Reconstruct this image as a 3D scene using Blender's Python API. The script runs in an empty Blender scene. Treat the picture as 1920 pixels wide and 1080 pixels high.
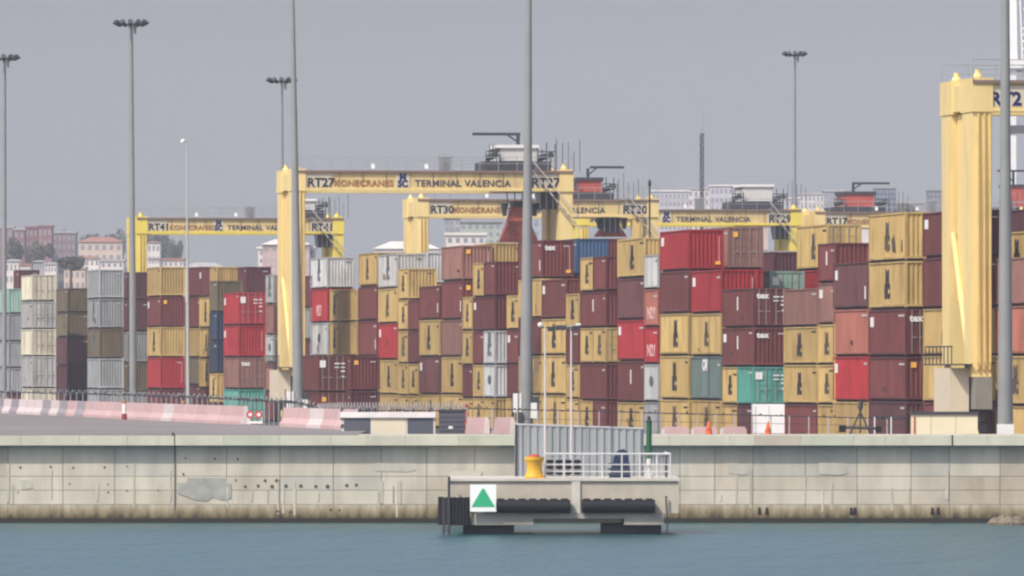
import bpy, bmesh, math, random
from mathutils import Vector, Matrix
random.seed(7)
R = math.radians
scn = bpy.context.scene
col = scn.collection

# ------------------------------------------------------------------ camera, sky, sun, exposure
F = 18318.0            # focal length in pixels of a 1920 px wide picture
YH = 700.0             # horizon row
CZ = 7.3               # camera height above the water
cam_d = bpy.data.cameras.new("camera")
cam_d.sensor_width = 36.0
cam_d.lens = F / 1920.0 * 36.0
cam_d.shift_y = (YH - 540.0) / 1920.0
cam_d.clip_start = 1.0
cam_d.clip_end = 20000.0
cam = bpy.data.objects.new("camera", cam_d)
cam.location = (0, 0, CZ)
cam.rotation_euler = (R(90), 0, 0)
col.objects.link(cam)
scn.camera = cam

SUN_EL = R(48)
SUN_AZ = R(180 + 40)      # direction towards the sun, clockwise from +Y (behind the camera, to its left)
world = bpy.data.worlds.new("World")
scn.world = world
world.use_nodes = True
wn = world.node_tree.nodes
wl = world.node_tree.links
wn.clear()
out = wn.new('ShaderNodeOutputWorld')
bg = wn.new('ShaderNodeBackground')
sky = wn.new('ShaderNodeTexSky')
sky.sky_type = 'NISHITA'
sky.sun_disc = False
sky.sun_elevation = SUN_EL
sky.sun_rotation = SUN_AZ
sky.air_density = 1.0
sky.dust_density = 3.0
sky.ozone_density = 1.5
wtc = wn.new('ShaderNodeTexCoord')           # even haze band at the horizon: the sky is read no lower than 2.2 degrees
wmax = wn.new('ShaderNodeVectorMath'); wmax.operation = 'MAXIMUM'; wmax.inputs[1].default_value = (-10, -10, 0.038)
wl.new(wtc.outputs['Generated'], wmax.inputs[0]); wl.new(wmax.outputs[0], sky.inputs[0])
hs = wn.new('ShaderNodeHueSaturation')
hs.inputs['Saturation'].default_value = 0.55
wl.new(sky.outputs[0], hs.inputs['Color'])
tint = wn.new('ShaderNodeMix'); tint.data_type = 'RGBA'; tint.blend_type = 'MULTIPLY'
tint.inputs['Factor'].default_value = 1.0
tint.inputs['B'].default_value = (0.95, 0.94, 1.035, 1)
wl.new(hs.outputs[0], tint.inputs['A'])
wl.new(tint.outputs['Result'], bg.inputs['Color'])
bg.inputs['Strength'].default_value = 0.116
wl.new(bg.outputs[0], out.inputs['Surface'])

sd = bpy.data.lights.new("sun", 'SUN')
sd.energy = 2.45
sd.angle = R(0.6)
sd.color = (1.0, 0.93, 0.80)
so = bpy.data.objects.new("sun", sd)
dirv = Vector((math.sin(SUN_AZ) * math.cos(SUN_EL), math.cos(SUN_AZ) * math.cos(SUN_EL), math.sin(SUN_EL)))
so.rotation_euler = dirv.to_track_quat('Z', 'Y').to_euler()
so.location = (0, -100, 300)
col.objects.link(so)

vs = scn.view_settings
vs.view_transform = 'Standard'
vs.look = 'None'
vs.exposure = 0.5
vs.gamma = 1.0
scn.cycles.volume_bounces = 1
scn.cycles.pixel_filter_type = 'BLACKMAN_HARRIS'
scn.cycles.filter_width = 2.3

TH = R(8.0)               # the rows of containers run 8 degrees left of the view axis
CT, ST = math.cos(TH), math.sin(TH)
GZ = 2.9                  # yard level
DZ = 4.3                  # quay road level

def P(x, s):              # ground point seen in column x where one metre is s pixels
    return (x - 960.0) / s, F / s
def Zy(y, s):
    return CZ + (YH - y) / s

# ------------------------------------------------------------------ materials
MATS = {}
def mat(name, rgb, rough=0.7, metal=0.0, var=0.12, nscale=1.0, stretch=(1, 1, 1), dirt=0.0, dirtcol=(0.12, 0.08, 0.05),
        rand=0.0, bump=0.0, spec=0.3, emis=None):
    if name in MATS: return MATS[name]
    m = bpy.data.materials.new(name); m.use_nodes = True
    n = m.node_tree.nodes; l = m.node_tree.links
    b = n['Principled BSDF']
    b.inputs['Roughness'].default_value = rough
    b.inputs['Metallic'].default_value = metal
    b.inputs['Specular IOR Level'].default_value = spec
    tc = n.new('ShaderNodeTexCoord'); mp = n.new('ShaderNodeMapping')
    mp.inputs['Scale'].default_value = stretch
    l.new(tc.outputs['Object'], mp.inputs['Vector'])
    if rand > 0:
        oi = n.new('ShaderNodeObjectInfo')
        mulv = n.new('ShaderNodeMath'); mulv.operation = 'MULTIPLY'; mulv.inputs[1].default_value = 60.0
        l.new(oi.outputs['Random'], mulv.inputs[0])
        l.new(mulv.outputs[0], mp.inputs['Location'])
    nz = n.new('ShaderNodeTexNoise'); nz.inputs['Scale'].default_value = nscale; nz.inputs['Detail'].default_value = 6
    l.new(mp.outputs[0], nz.inputs['Vector'])
    rp = n.new('ShaderNodeMapRange')
    rp.inputs['From Min'].default_value = 0.3; rp.inputs['From Max'].default_value = 0.7
    rp.inputs['To Min'].default_value = 1 - var; rp.inputs['To Max'].default_value = 1 + var
    l.new(nz.outputs['Fac'], rp.inputs['Value'])
    last = rp.outputs[0]
    if rand > 0:
        r2 = n.new('ShaderNodeMapRange')
        r2.inputs['To Min'].default_value = 1 - rand; r2.inputs['To Max'].default_value = 1 + rand
        l.new(oi.outputs['Random'], r2.inputs['Value'])
        mm = n.new('ShaderNodeMath'); mm.operation = 'MULTIPLY'
        l.new(last, mm.inputs[0]); l.new(r2.outputs[0], mm.inputs[1]); last = mm.outputs[0]
    mx = n.new('ShaderNodeVectorMath'); mx.operation = 'SCALE'
    mx.inputs[0].default_value = rgb
    l.new(last, mx.inputs['Scale'])
    c = mx.outputs[0]
    if dirt > 0:
        n2 = n.new('ShaderNodeTexNoise'); n2.inputs['Scale'].default_value = 0.9; n2.inputs['Detail'].default_value = 8
        mp2 = n.new('ShaderNodeMapping'); mp2.inputs['Scale'].default_value = (1.6, 1.0, 0.35)
        if rand > 0: l.new(mulv.outputs[0], mp2.inputs['Location'])
        l.new(tc.outputs['Object'], mp2.inputs['Vector']); l.new(mp2.outputs[0], n2.inputs['Vector'])
        r3 = n.new('ShaderNodeMapRange')
        r3.inputs['From Min'].default_value = 0.50; r3.inputs['From Max'].default_value = 0.72
        r3.inputs['To Max'].default_value = dirt
        l.new(n2.outputs['Fac'], r3.inputs['Value'])
        mi = n.new('ShaderNodeMix'); mi.data_type = 'RGBA'
        mi.inputs['B'].default_value = (*dirtcol, 1)
        l.new(r3.outputs[0], mi.inputs['Factor']); l.new(c, mi.inputs['A'])
        c = mi.outputs['Result']
    l.new(c, b.inputs['Base Color'])
    if bump > 0:
        bp = n.new('ShaderNodeBump'); bp.inputs['Strength'].default_value = bump; bp.inputs['Distance'].default_value = 0.05
        l.new(nz.outputs['Fac'], bp.inputs['Height']); l.new(bp.outputs[0], b.inputs['Normal'])
    if emis:
        b.inputs['Emission Color'].default_value = (*emis[0], 1); b.inputs['Emission Strength'].default_value = emis[1]
    MATS[name] = m
    return m

def paint(name, rgb, rand=0.2, dirt=0.45, rough=0.6):
    return mat(name, rgb, rough=rough, var=0.15, nscale=0.7, stretch=(1, .5, 0.4), dirt=dirt, dirtcol=tuple(0.5 * c * k for c, k in zip(rgb, (1.0, .8, .7))), rand=rand)

CC = {   # container paints: key -> (word, rgb)
    'T': ('tan', (0.47, 0.33, 0.125)), 't': ('plain tan', (0.45, 0.31, 0.12)), 'M': ('maroon', (0.145, 0.040, 0.036)),
    'R': ('bright red', (0.34, 0.026, 0.03)), 'B': ('brown', (0.25, 0.125, 0.10)), 'O': ('orange brown', (0.36, 0.13, 0.09)),
    'K': ('pale grey', (0.40, 0.40, 0.38)), 'W': ('off white', (0.48, 0.485, 0.48)), 'g': ('mid grey', (0.27, 0.28, 0.28)),
    'G': ('slate green', (0.11, 0.15, 0.135)), 'E': ('teal', (0.085, 0.29, 0.235)), 'P': ('dusky plum', (0.115, 0.045, 0.045)),
    'N': ('blue', (0.05, 0.10, 0.19)), 'Y': ('olive taupe', (0.145, 0.115, 0.07)), 'V': ('dark navy', (0.03, 0.045, 0.08)), 'H': ('ash grey', (0.33, 0.35, 0.35)), 'C': ('cream', (0.58, 0.54, 0.41)),
    'D': ('dark maroon', (0.10, 0.032, 0.038)), 'F': ('faded sea green', (0.27, 0.40, 0.34)),
}
CM = {k: paint('paint_' + v[0].replace(' ', '_'), v[1], dirt=(0.55 if k in 'TtKC' else 0.5)) for k, v in CC.items()}
m_under = mat('dark_underframe', (0.03, 0.025, 0.025), 0.8)
m_black = mat('black_rubber', (0.009, 0.009, 0.011), 0.7, rand=0.1)
m_mark = mat('black_lettering', (0.035, 0.028, 0.03), 0.6)
m_mark2 = mat('faded_black_lettering', (0.10, 0.075, 0.055), 0.7)
m_white = mat('white_paint', (0.78, 0.77, 0.74), 0.6, var=0.05)
m_pink = mat('pink_lettering', (0.75, 0.45, 0.42), 0.6)
m_sticker = mat('yellow_sticker', (0.8, 0.42, 0.06), 0.6)
m_steel = mat('galvanised_steel', (0.36, 0.37, 0.38), 0.55, 0.2, var=0.1, nscale=2)
m_dsteel = mat('dark_steel', (0.06, 0.06, 0.07), 0.6, 0.2)
m_yel = mat('crane_yellow', (0.81, 0.63, 0.27), 0.55, var=0.06, nscale=0.5, dirt=0.25, dirtcol=(0.5, 0.34, 0.14), stretch=(1, 1, .3), rand=0.04)
m_yel2 = mat('crane_lemon_yellow', (0.78, 0.62, 0.10), 0.55, var=0.06, nscale=0.5, dirt=0.25, dirtcol=(0.45, 0.33, 0.1), rand=0.04)
m_ochre = mat('crane_ochre_girder', (0.66, 0.50, 0.22), 0.65, var=0.12, nscale=0.5, dirt=0.5, dirtcol=(0.33, 0.2, 0.12), stretch=(1, 1, 1), rand=0.04)
m_brown = mat('brown_walkway', (0.22, 0.15, 0.12), 0.8)
m_plate = mat('pale_number_plate', (0.62, 0.56, 0.42), 0.6, var=0.05)
m_orange = mat('orange_lettering', (0.33, 0.15, 0.055), 0.6)
m_redp = mat('trolley_red', (0.50, 0.10, 0.07), 0.5, dirt=.4, dirtcol=(.12, .04, .03))
m_conc = mat('concrete', (0.50, 0.47, 0.40), 0.85, var=0.14, nscale=0.9, dirt=0.35, dirtcol=(0.3, 0.27, 0.21), stretch=(1, 1, 0.5), bump=0.15)
m_glass = mat('dark_glass', (0.03, 0.035, 0.045), 0.15, spec=0.6)
m_navy = mat('navy_lettering', (0.02, 0.02, 0.10), 0.6)

# ------------------------------------------------------------------ mesh builder
class MB:
    def __init__(self): self.v = []; self.f = []
    def box(self, x0, x1, y0, y1, z0, z1):
        b = len(self.v)
        self.v += [(x0, y0, z0), (x1, y0, z0), (x1, y1, z0), (x0, y1, z0), (x0, y0, z1), (x1, y0, z1), (x1, y1, z1), (x0, y1, z1)]
        self.f += [(b, b+3, b+2, b+1), (b+4, b+5, b+6, b+7), (b, b+1, b+5, b+4), (b+1, b+2, b+6, b+5), (b+2, b+3, b+7, b+6), (b+3, b, b+4, b+7)]
        return self
    def hexa(self, pts):     # 8 points, bottom ring then top ring
        b = len(self.v); self.v += [tuple(p) for p in pts]
        self.f += [(b, b+3, b+2, b+1), (b+4, b+5, b+6, b+7), (b, b+1, b+5, b+4), (b+1, b+2, b+6, b+5), (b+2, b+3, b+7, b+6), (b+3, b, b+4, b+7)]
        return self
    def tube(self, p0, p1, r0, r1=None, n=8, cap=True):
        if r1 is None: r1 = r0
        p0 = Vector(p0); p1 = Vector(p1); d = (p1 - p0)
        if d.length < 1e-6: return self
        d.normalize()
        a = Vector((0, 0, 1)) if abs(d.z) < 0.9 else Vector((1, 0, 0))
        e1 = d.cross(a).normalized(); e2 = d.cross(e1).normalized()
        b = len(self.v)
        for i in range(n):
            t = 2 * math.pi * i / n
            o = e1 * math.cos(t) + e2 * math.sin(t)
            self.v.append(tuple(p0 + o * r0)); self.v.append(tuple(p1 + o * r1))
        for i in range(n):
            j = (i + 1) % n
            self.f.append((b + 2*i, b + 2*j, b + 2*j + 1, b + 2*i + 1))
        if cap:
            self.f.append(tuple(b + 2*i for i in range(n))[::-1]); self.f.append(tuple(b + 2*i + 1 for i in range(n)))
        return self
    def prism(self, pts, axis, a, b):
        """extrude 2D outline pts along axis from a to b. axis x: pts=(y,z); y: pts=(x,z); z: pts=(x,y)"""
        def mk(p, t):
            return {'x': (t, p[0], p[1]), 'y': (p[0], t, p[1]), 'z': (p[0], p[1], t)}[axis]
        n = len(pts); k = len(self.v)
        self.v += [mk(p, a) for p in pts] + [mk(p, b) for p in pts]
        self.f.append(tuple(range(k, k+n))); self.f.append(tuple(range(k+2*n-1, k+n-1, -1)))
        for i in range(n):
            j = (i+1) % n; self.f.append((k+i, k+j, k+n+j, k+n+i))
        return self
    def lathe(self, prof, n=16, c=(0, 0, 0)):
        k = len(self.v)
        for r, z in prof:
            for i in range(n):
                t = 2*math.pi*i/n; self.v.append((c[0]+r*math.cos(t), c[1]+r*math.sin(t), c[2]+z))
        for a in range(len(prof)-1):
            for i in range(n):
                j = (i+1) % n; self.f.append((k+a*n+i, k+a*n+j, k+(a+1)*n+j, k+(a+1)*n+i))
        self.f.append(tuple(k+i for i in range(n))[::-1]); self.f.append(tuple(k+(len(prof)-1)*n+i for i in range(n)))
        return self
    def mesh(self, name, m):
        me = bpy.data.meshes.new(name); me.from_pydata(self.v, [], self.f)
        bm = bmesh.new(); bm.from_mesh(me); bmesh.ops.recalc_face_normals(bm, faces=bm.faces); bm.to_mesh(me); bm.free()
        me.materials.append(m); me.update()
        return me
    def build(self, name, m, parent=None):
        return link(name, self.mesh(name, m), parent)

def link(name, me, parent=None):
    o = bpy.data.objects.new(name, me); col.objects.link(o)
    if parent: o.parent = parent
    return o
def tag(o, label=None, cat=None, group=None, kind=None):
    if label: o['label'] = label
    if cat: o['category'] = cat
    if group: o['group'] = group
    if kind: o['kind'] = kind
    return o
def thing(name, label, cat, loc=(0, 0, 0), rz=0, group=None):
    o = bpy.data.objects.new(name, None); col.objects.link(o)
    o.location = loc; o.rotation_euler = (0, 0, rz); o.empty_display_size = 0.5
    return tag(o, label, cat, group)
def copy_tree(o, parent=None):
    c = o.copy(); col.objects.link(c)
    if parent: c.parent = parent
    for ch in [x for x in bpy.data.objects if x.parent == o]: copy_tree(ch, c)
    return c

TXT = {}
def text_mesh(body, size, m, bold=0.02, align='LEFT', depth=0.012, sx=1.0, spacing=1.0):
    key = (body, size, m.name, bold, align, sx, spacing)
    if key in TXT: return TXT[key]
    cu = bpy.data.curves.new('lettering', 'FONT')
    cu.body = body; cu.size = size; cu.offset = bold * size; cu.extrude = depth; cu.align_x = align; cu.align_y = 'BOTTOM_BASELINE'
    cu.space_line = 0.72; cu.resolution_u = 2; cu.space_character = spacing
    ob = bpy.data.objects.new('lettering', cu); col.objects.link(ob)
    dg = bpy.context.evaluated_depsgraph_get(); dg.update()
    me = bpy.data.meshes.new_from_object(ob.evaluated_get(dg))
    bpy.data.objects.remove(ob)
    for v in me.vertices: v.co.x *= sx
    me.materials.clear(); me.materials.append(m)
    TXT[key] = me
    return me
def front_text(name, body, size, m, parent, x, y, z, **k):   # readable from -Y
    o = link(name, text_mesh(body, size, m, **k), parent)
    o.location = (x, y, z); o.rotation_euler = (R(90), 0, 0)
    return o
def side_text(name, body, size, m, parent, x, y, z, **k):    # readable from -X
    o = link(name, text_mesh(body, size, m, **k), parent)
    o.location = (x, y, z); o.rotation_euler = (R(90), 0, R(-90))
    return o

# ------------------------------------------------------------------ setting: water, ground, quay road
def water():
    m = bpy.data.materials.new('harbour_water'); m.use_nodes = True
    n = m.node_tree.nodes; l = m.node_tree.links; b = n['Principled BSDF']
    b.inputs['Base Color'].default_value = (0.016, 0.085, 0.10, 1)
    b.inputs['Roughness'].default_value = 0.28
    b.inputs['IOR'].default_value = 1.33
    b.inputs['Specular IOR Level'].default_value = 0.2
    tc = n.new('ShaderNodeTexCoord')
    def noise(scale, sx, sy, det):
        mp = n.new('ShaderNodeMapping'); mp.inputs['Scale'].default_value = (sx, sy, 1)
        l.new(tc.outputs['Object'], mp.inputs['Vector'])
        z = n.new('ShaderNodeTexNoise'); z.inputs['Scale'].default_value = scale; z.inputs['Detail'].default_value = det
        l.new(mp.outputs[0], z.inputs['Vector']); return z
    a = noise(1.0, 0.35, 0.07, 8); c = noise(1.0, 1.7, 0.30, 6)
    ad = n.new('ShaderNodeMath'); ad.operation = 'MULTIPLY_ADD'; ad.inputs[1].default_value = 0.35
    l.new(c.outputs['Fac'], ad.inputs[0]); l.new(a.outputs['Fac'], ad.inputs[2])
    bp = n.new('ShaderNodeBump'); bp.inputs['Strength'].default_value = 0.9; bp.inputs['Distance'].default_value = 0.9
    l.new(ad.outputs[0], bp.inputs['Height']); l.new(bp.outputs[0], b.inputs['Normal'])
    w = MB(); w.v = [(-3800, -60, -.07), (3800, -60, -.07), (3800, 483, -.07), (-3800, 483, -.07)]; w.f = [(0, 1, 2, 3)]
    tag(w.build('water', m), kind='structure')
water()
m_ground = mat('yard_asphalt', (0.10, 0.095, 0.09), 0.9, var=0.15, nscale=0.05)
g = MB(); g.v = [(-3800, 483.4, GZ), (3800, 483.4, GZ), (3800, 3900, GZ), (-3800, 3900, GZ)]; g.f = [(0, 1, 2, 3)]
tag(g.build('ground', m_ground), kind='structure')

# quay road: left of the line of barriers, and a narrow strip behind the wall
m_road = mat('pale_worn_road', (0.235, 0.21, 0.20), 0.9, var=0.12, nscale=0.12, stretch=(1, .2, 1), dirt=0.3, dirtcol=(.2, .18, .17))
bx0, by0 = P(655, 35.5); bx1, by1 = P(-40, 24.2)
d = ((bx1 - bx0) / (by1 - by0))
rd = MB(); rd.prism([(-400, 483.4), (bx0 + 1.0, 483.4), (bx0 + 1.0, by0), (bx1 + 1.0, by1), (bx1 - 60, by1 + 500), (-400, by1 + 500)], 'z', GZ + 0.004, DZ)
tag(rd.build('road', m_road), kind='structure')
st = MB(); st.box(bx0 + 1.004, 90, 483.4, 486.2, GZ + 0.004, DZ - 0.02)
tag(st.build('pavement', m_conc), kind='structure')

# ------------------------------------------------------------------ quay wall
def quay_wall():
    YW = 482.0; s = 38.0
    X = lambda x: (x - 960) / s
    Z = lambda y: Zy(y, s)
    t = thing('quay_wall', 'long pale concrete quay wall with overhanging cap rising from the water', 'wall', (0, 0, 0))
    MB().box(-300, 300, YW + 0.04, 483.4, -3, Z(836)).build('core', mat('joint_concrete', (0.20, 0.18, 0.155), 0.9), t)
    mats = [mat('panel_concrete_%s' % k, c, 0.85, var=0.15, nscale=0.7, dirt=0.35, dirtcol=(0.32, 0.29, 0.23), stretch=(1, 1, 0.4), bump=0.1)
            for k, c in (('cream', (0.56, 0.515, 0.42)), ('grey', (0.50, 0.47, 0.40)), ('warm', (0.525, 0.47, 0.375)))]
    m_st = bpy.data.materials.new('tide_stained_concrete'); m_st.use_nodes = True
    n = m_st.node_tree.nodes; l = m_st.node_tree.links; b = n['Principled BSDF']; b.inputs['Roughness'].default_value = 0.9
    tc = n.new('ShaderNodeTexCoord'); mp = n.new('ShaderNodeMapping'); mp.inputs['Scale'].default_value = (1.6, 1, 0.55)
    nz = n.new('ShaderNodeTexNoise'); nz.inputs['Scale'].default_value = 1.5; nz.inputs['Detail'].default_value = 8
    l.new(tc.outputs['Object'], mp.inputs['Vector']); l.new(mp.outputs[0], nz.inputs['Vector'])
    sp = n.new('ShaderNodeSeparateXYZ'); l.new(tc.outputs['Object'], sp.inputs[0])
    mr = n.new('ShaderNodeMapRange'); mr.inputs['From Min'].default_value = 0.05; mr.inputs['From Max'].default_value = 1.05
    l.new(sp.outputs['Z'], mr.inputs['Value'])
    ad = n.new('ShaderNodeMath'); ad.operation = 'ADD'; l.new(mr.outputs[0], ad.inputs[0]); l.new(nz.outputs['Fac'], ad.inputs[1])
    cr = n.new('ShaderNodeValToRGB'); e = cr.color_ramp.elements
    e[0].position = 0.36; e[0].color = (0.03, 0.027, 0.02, 1); e[1].position = 1.0; e[1].color = (0.52, 0.47, 0.37, 1)
    q = e.new(0.52); q.color = (0.15, 0.115, 0.06, 1); q = e.new(0.75); q.color = (0.33, 0.27, 0.17, 1)
    l.new(ad.outputs[0], cr.inputs[0]) if False else None
    dv = n.new('ShaderNodeMath'); dv.operation = 'MULTIPLY'; dv.inputs[1].default_value = 0.72; l.new(ad.outputs[0], dv.inputs[0]); l.new(dv.outputs[0], cr.inputs[0])
    l.new(cr.outputs[0], b.inputs['Base Color'])
    xs = [-300, -190, -85, 15, 118, 215, 328, 425, 525, 625, 715, 800, 890, 985, 1080, 1180, 1275, 1340, 1412, 1510, 1607, 1708, 1780, 1875, 1980, 2100, 2230]
    rows = [836, 893, 919, 946]
    g3 = 0.03
    mats.append(mat('panel_concrete_brown', (0.43, 0.375, 0.29), .85, var=.25, nscale=.6, dirt=.5, dirtcol=(.55, .5, .42), stretch=(1, 1, .5)))
    bms = [MB(), MB(), MB(), MB()]
    for i in range(len(xs) - 1):
        for j in range(3):
            if 320 < xs[i] < 900 and j == 0: k = 0
            else: k = random.choice([0, 0, 1, 2]) if j < 2 else random.choice([0, 0, 2])
            if xs[i] >= 1780 and (j > 0 or xs[i] > 1800): k = 3
            bms[k].box(X(xs[i]) + 0.015, X(xs[i+1]) - 0.015, YW - 0.0 + random.uniform(0, .012), YW + 0.06, Z(rows[j+1]) + 0.012, Z(rows[j]) - 0.012)
    for k in range(4): bms[k].build('wall_panels', mats[k], t)
    b = MB()
    for i in range(len(xs) - 1):
        b.box(X(xs[i]) + 0.01, X(xs[i+1]) - 0.01, YW - 0.02, YW + 0.06, -1.0, Z(946) - 0.012)
    b.build('tide_band', m_st, t)
    # dark foot at the waterline
    MB().box(-300, 300, YW - 0.12, YW + 0.03, -1, 0.16).build('footing', mat('wet_weed', (0.028, 0.026, 0.02), 0.6), t)
    cm = [mat('cap_concrete', (0.56, 0.545, 0.44), 0.85, var=0.1, nscale=.6, dirt=0.3, dirtcol=(.36, .34, .26)),
          mat('cap_concrete_greenish', (0.50, 0.51, 0.40), 0.85, var=0.1, nscale=.6, dirt=.3, dirtcol=(.33, .33, .25)),
          mat('cap_concrete_brown', (0.50, 0.44, 0.36), 0.85, var=0.1, nscale=.6, dirt=.3, dirtcol=(.33, .3, .25))]
    cx = [-300, -150, -60, 40, 150, 240, 328, 420, 525, 620, 690, 760, 860, 965, 1060, 1150, 1255, 1368, 1415, 1500, 1600, 1660, 1780, 1850, 2000, 2200]
    for i in range(len(cx) - 1):
        k = 2 if cx[i] in (1415,) else (1 if random.random() < .3 else 0)
        lip = 0.0 if cx[i] >= 328 else 0.05
        MB().box(X(cx[i]) + 0.008, X(cx[i+1]) - 0.008, YW - 0.62, 483.4, Z(835), Z(816.5) - lip * .3).build('cap_block', cm[k], t)
    MB().box(-300, 300, YW - 0.58, 483.39, Z(834.6), Z(822)).build('cap_core', mats[1], t)
    MB().box(-300, 300, YW + 0.003, 483.3, Z(836), Z(834.6) - .002).build('bearing', mats[1], t)
    # expansion joint and fittings
    MB().box(X(327.2), X(329), YW - 0.63, YW + .02, Z(835), Z(816)).build('expansion_joint', m_under, t)
    MB().box(X(326.7), X(329.5), YW - 0.035, YW + .02, .1, Z(836)).build('expansion_joint', mat('joint_seal', (.14, .125, .11), .9), t)
    MB().box(X(1783), X(1786), YW - 0.63, YW + .02, Z(836), Z(816)).build('expansion_joint', m_under, t)
    MB().tube((X(325), YW - .3, Z(817)), (X(325), YW - .3, Z(811)), .07).build('mooring_pin', m_dsteel, t)
    pt = mat('grey_mortar', (0.36, 0.355, 0.32), 0.9, var=.2, nscale=1.5, dirt=.7, dirtcol=(.42, .4, .33))
    MB().prism([(X(346), Z(930)), (X(365), Z(937)), (X(388), Z(940)), (X(398), Z(932)), (X(418), Z(938)), (X(434), Z(934)), (X(433), Z(906)), (X(421), Z(906)), (X(421), Z(896)), (X(352), Z(896)), (X(350), Z(905)), (X(333), Z(905)), (X(333), Z(925))], 'y', YW - .03, YW + .01).build('mortar_patch', pt, t)
    hol = mat('rusty_hole', (0.11, 0.09, 0.07), .9)
    hb = MB()
    for (hx, hy, r) in [(460, 912, 3.5), (484, 911, 4), (497, 901, 4), (510, 912, 5), (519, 901, 5), (536, 911, 5), (564, 911, 5), (592, 912, 4.5), (614, 912, 5.5), (650, 910, 4.5), (668, 909, 4),
                        (38, 876, 3), (95, 875, 3), (137, 877, 3), (196, 876, 3), (238, 874, 2), (130, 907, 2), (202, 908, 2), (203, 923, 2.5), (34, 923, 2), (238, 920, 2), (296, 919, 2),
                        (348, 859, 2.5), (403, 860, 3), (446, 861, 3), (344, 889, 3), (442, 900, 2.5), (520, 959, 5), (545, 960, 5), (620, 956, 5), (636, 957, 4)]:
        hb.tube((X(hx), YW + .02, Z(hy)), (X(hx), YW - .035, Z(hy)), r / s * .8, r / s * .55, 7)
    hb.build('anchor_holes', hol, t)
    sc = MB()
    for x in (1424, 1438, 1596, 1603, 1748, 1759):
        sc.prism([(X(x) - .1, Z(965)), (X(x) + .1, Z(965)), (X(x) + .06, Z(952)), (X(x) - .05, Z(951))], 'y', YW - .05, YW)
    sc.build('drain_mouths', m_under, t)
    # streaks and old drips
    sm = mat('brown_stain', (0.46, 0.41, 0.33), .9, var=.25, nscale=1.2, dirt=.6, dirtcol=(.5, .45, .37), stretch=(1, 1, .4))
    lm = mat('lime_streak', (0.60, 0.56, 0.465), .9, var=.15, nscale=2)
    gm = mat('grey_wash', (0.49, 0.46, 0.385), .9, var=.15, nscale=1.5, dirt=.6, dirtcol=(.55, .52, .44), stretch=(1, 1, .3))
    def drip(x, w, ya, yb, m, nm, k=0):
        n = 5; pts = []
        for i in range(n): pts.append((X(x - w * (.35 + .15 * random.random())), Z(ya + (yb - ya) * i / (n - 1))))
        for i in range(n - 1, -1, -1): pts.append((X(x + w * (.35 + .15 * random.random())), Z(ya + (yb - ya) * i / (n - 1))))
        MB().prism(pts, 'y', YW - .026 - k * .0004, YW + .01).build(nm, m, t)
    for i in range(16): drip(random.uniform(420, 760), random.uniform(1.5, 5), random.uniform(895, 925), random.uniform(935, 970), random.choice([lm, gm]), 'stain_streak', i)
    for i in range(10): drip(random.uniform(1280, 1780), random.uniform(2, 6), random.uniform(862, 930), random.uniform(935, 965), random.choice([gm, gm, lm]), 'stain_streak', i)
    for i in range(6): drip(random.uniform(0, 320), random.uniform(2, 6), random.uniform(862, 920), random.uniform(925, 960), random.choice([gm, gm, lm]), 'stain_streak', i)
    for (a, c, y0, y1) in ((1362, 1410, 868, 890), (1534, 1590, 866, 891), (38, 62, 899, 918), (700, 780, 868, 885)):
        MB().prism([(X(a), Z(y0 + 2)), (X(a + 9), Z(y0)), (X(c - 5), Z(y0 + 3)), (X(c), Z(y1 - 4)), (X(c - 14), Z(y1)), (X(a + 3), Z(y1 - 2))], 'y', YW - .022, YW + .01).build('damp_patch', gm, t)
quay_wall()
def rock(x, y, r, label):
    b = MB(); n = 9
    X_, Y_ = (x - 960) / 38.6, F / 38.6
    k = 0
    prof = [(r * .9, -.3), (r, .05), (r * .75, r * .45), (r * .3, r * .62)]
    b.lathe(prof, 9)
    b.v = [(v[0] * random.uniform(.8, 1.2), v[1] * random.uniform(.8, 1.2), v[2] * random.uniform(.75, 1.2)) for v in b.v]
    o = b.build('rock', mat('wet_rock', (0.20, 0.165, 0.12), .9, var=.3, nscale=2), None)
    o.location = (X_, Y_, 0); o.rotation_euler = (0, 0, x)
    tag(o, label, 'rock')
rock(1868, 0, .42, 'low brown rock at the waterline, farthest left of the rocks by the quay wall')
rock(1888, 0, .6, 'brown rock in the middle of the rocks at the right foot of the quay')
rock(1906, 0, .5, 'rounded brown rock by the right picture edge at the foot of the quay')

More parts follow.
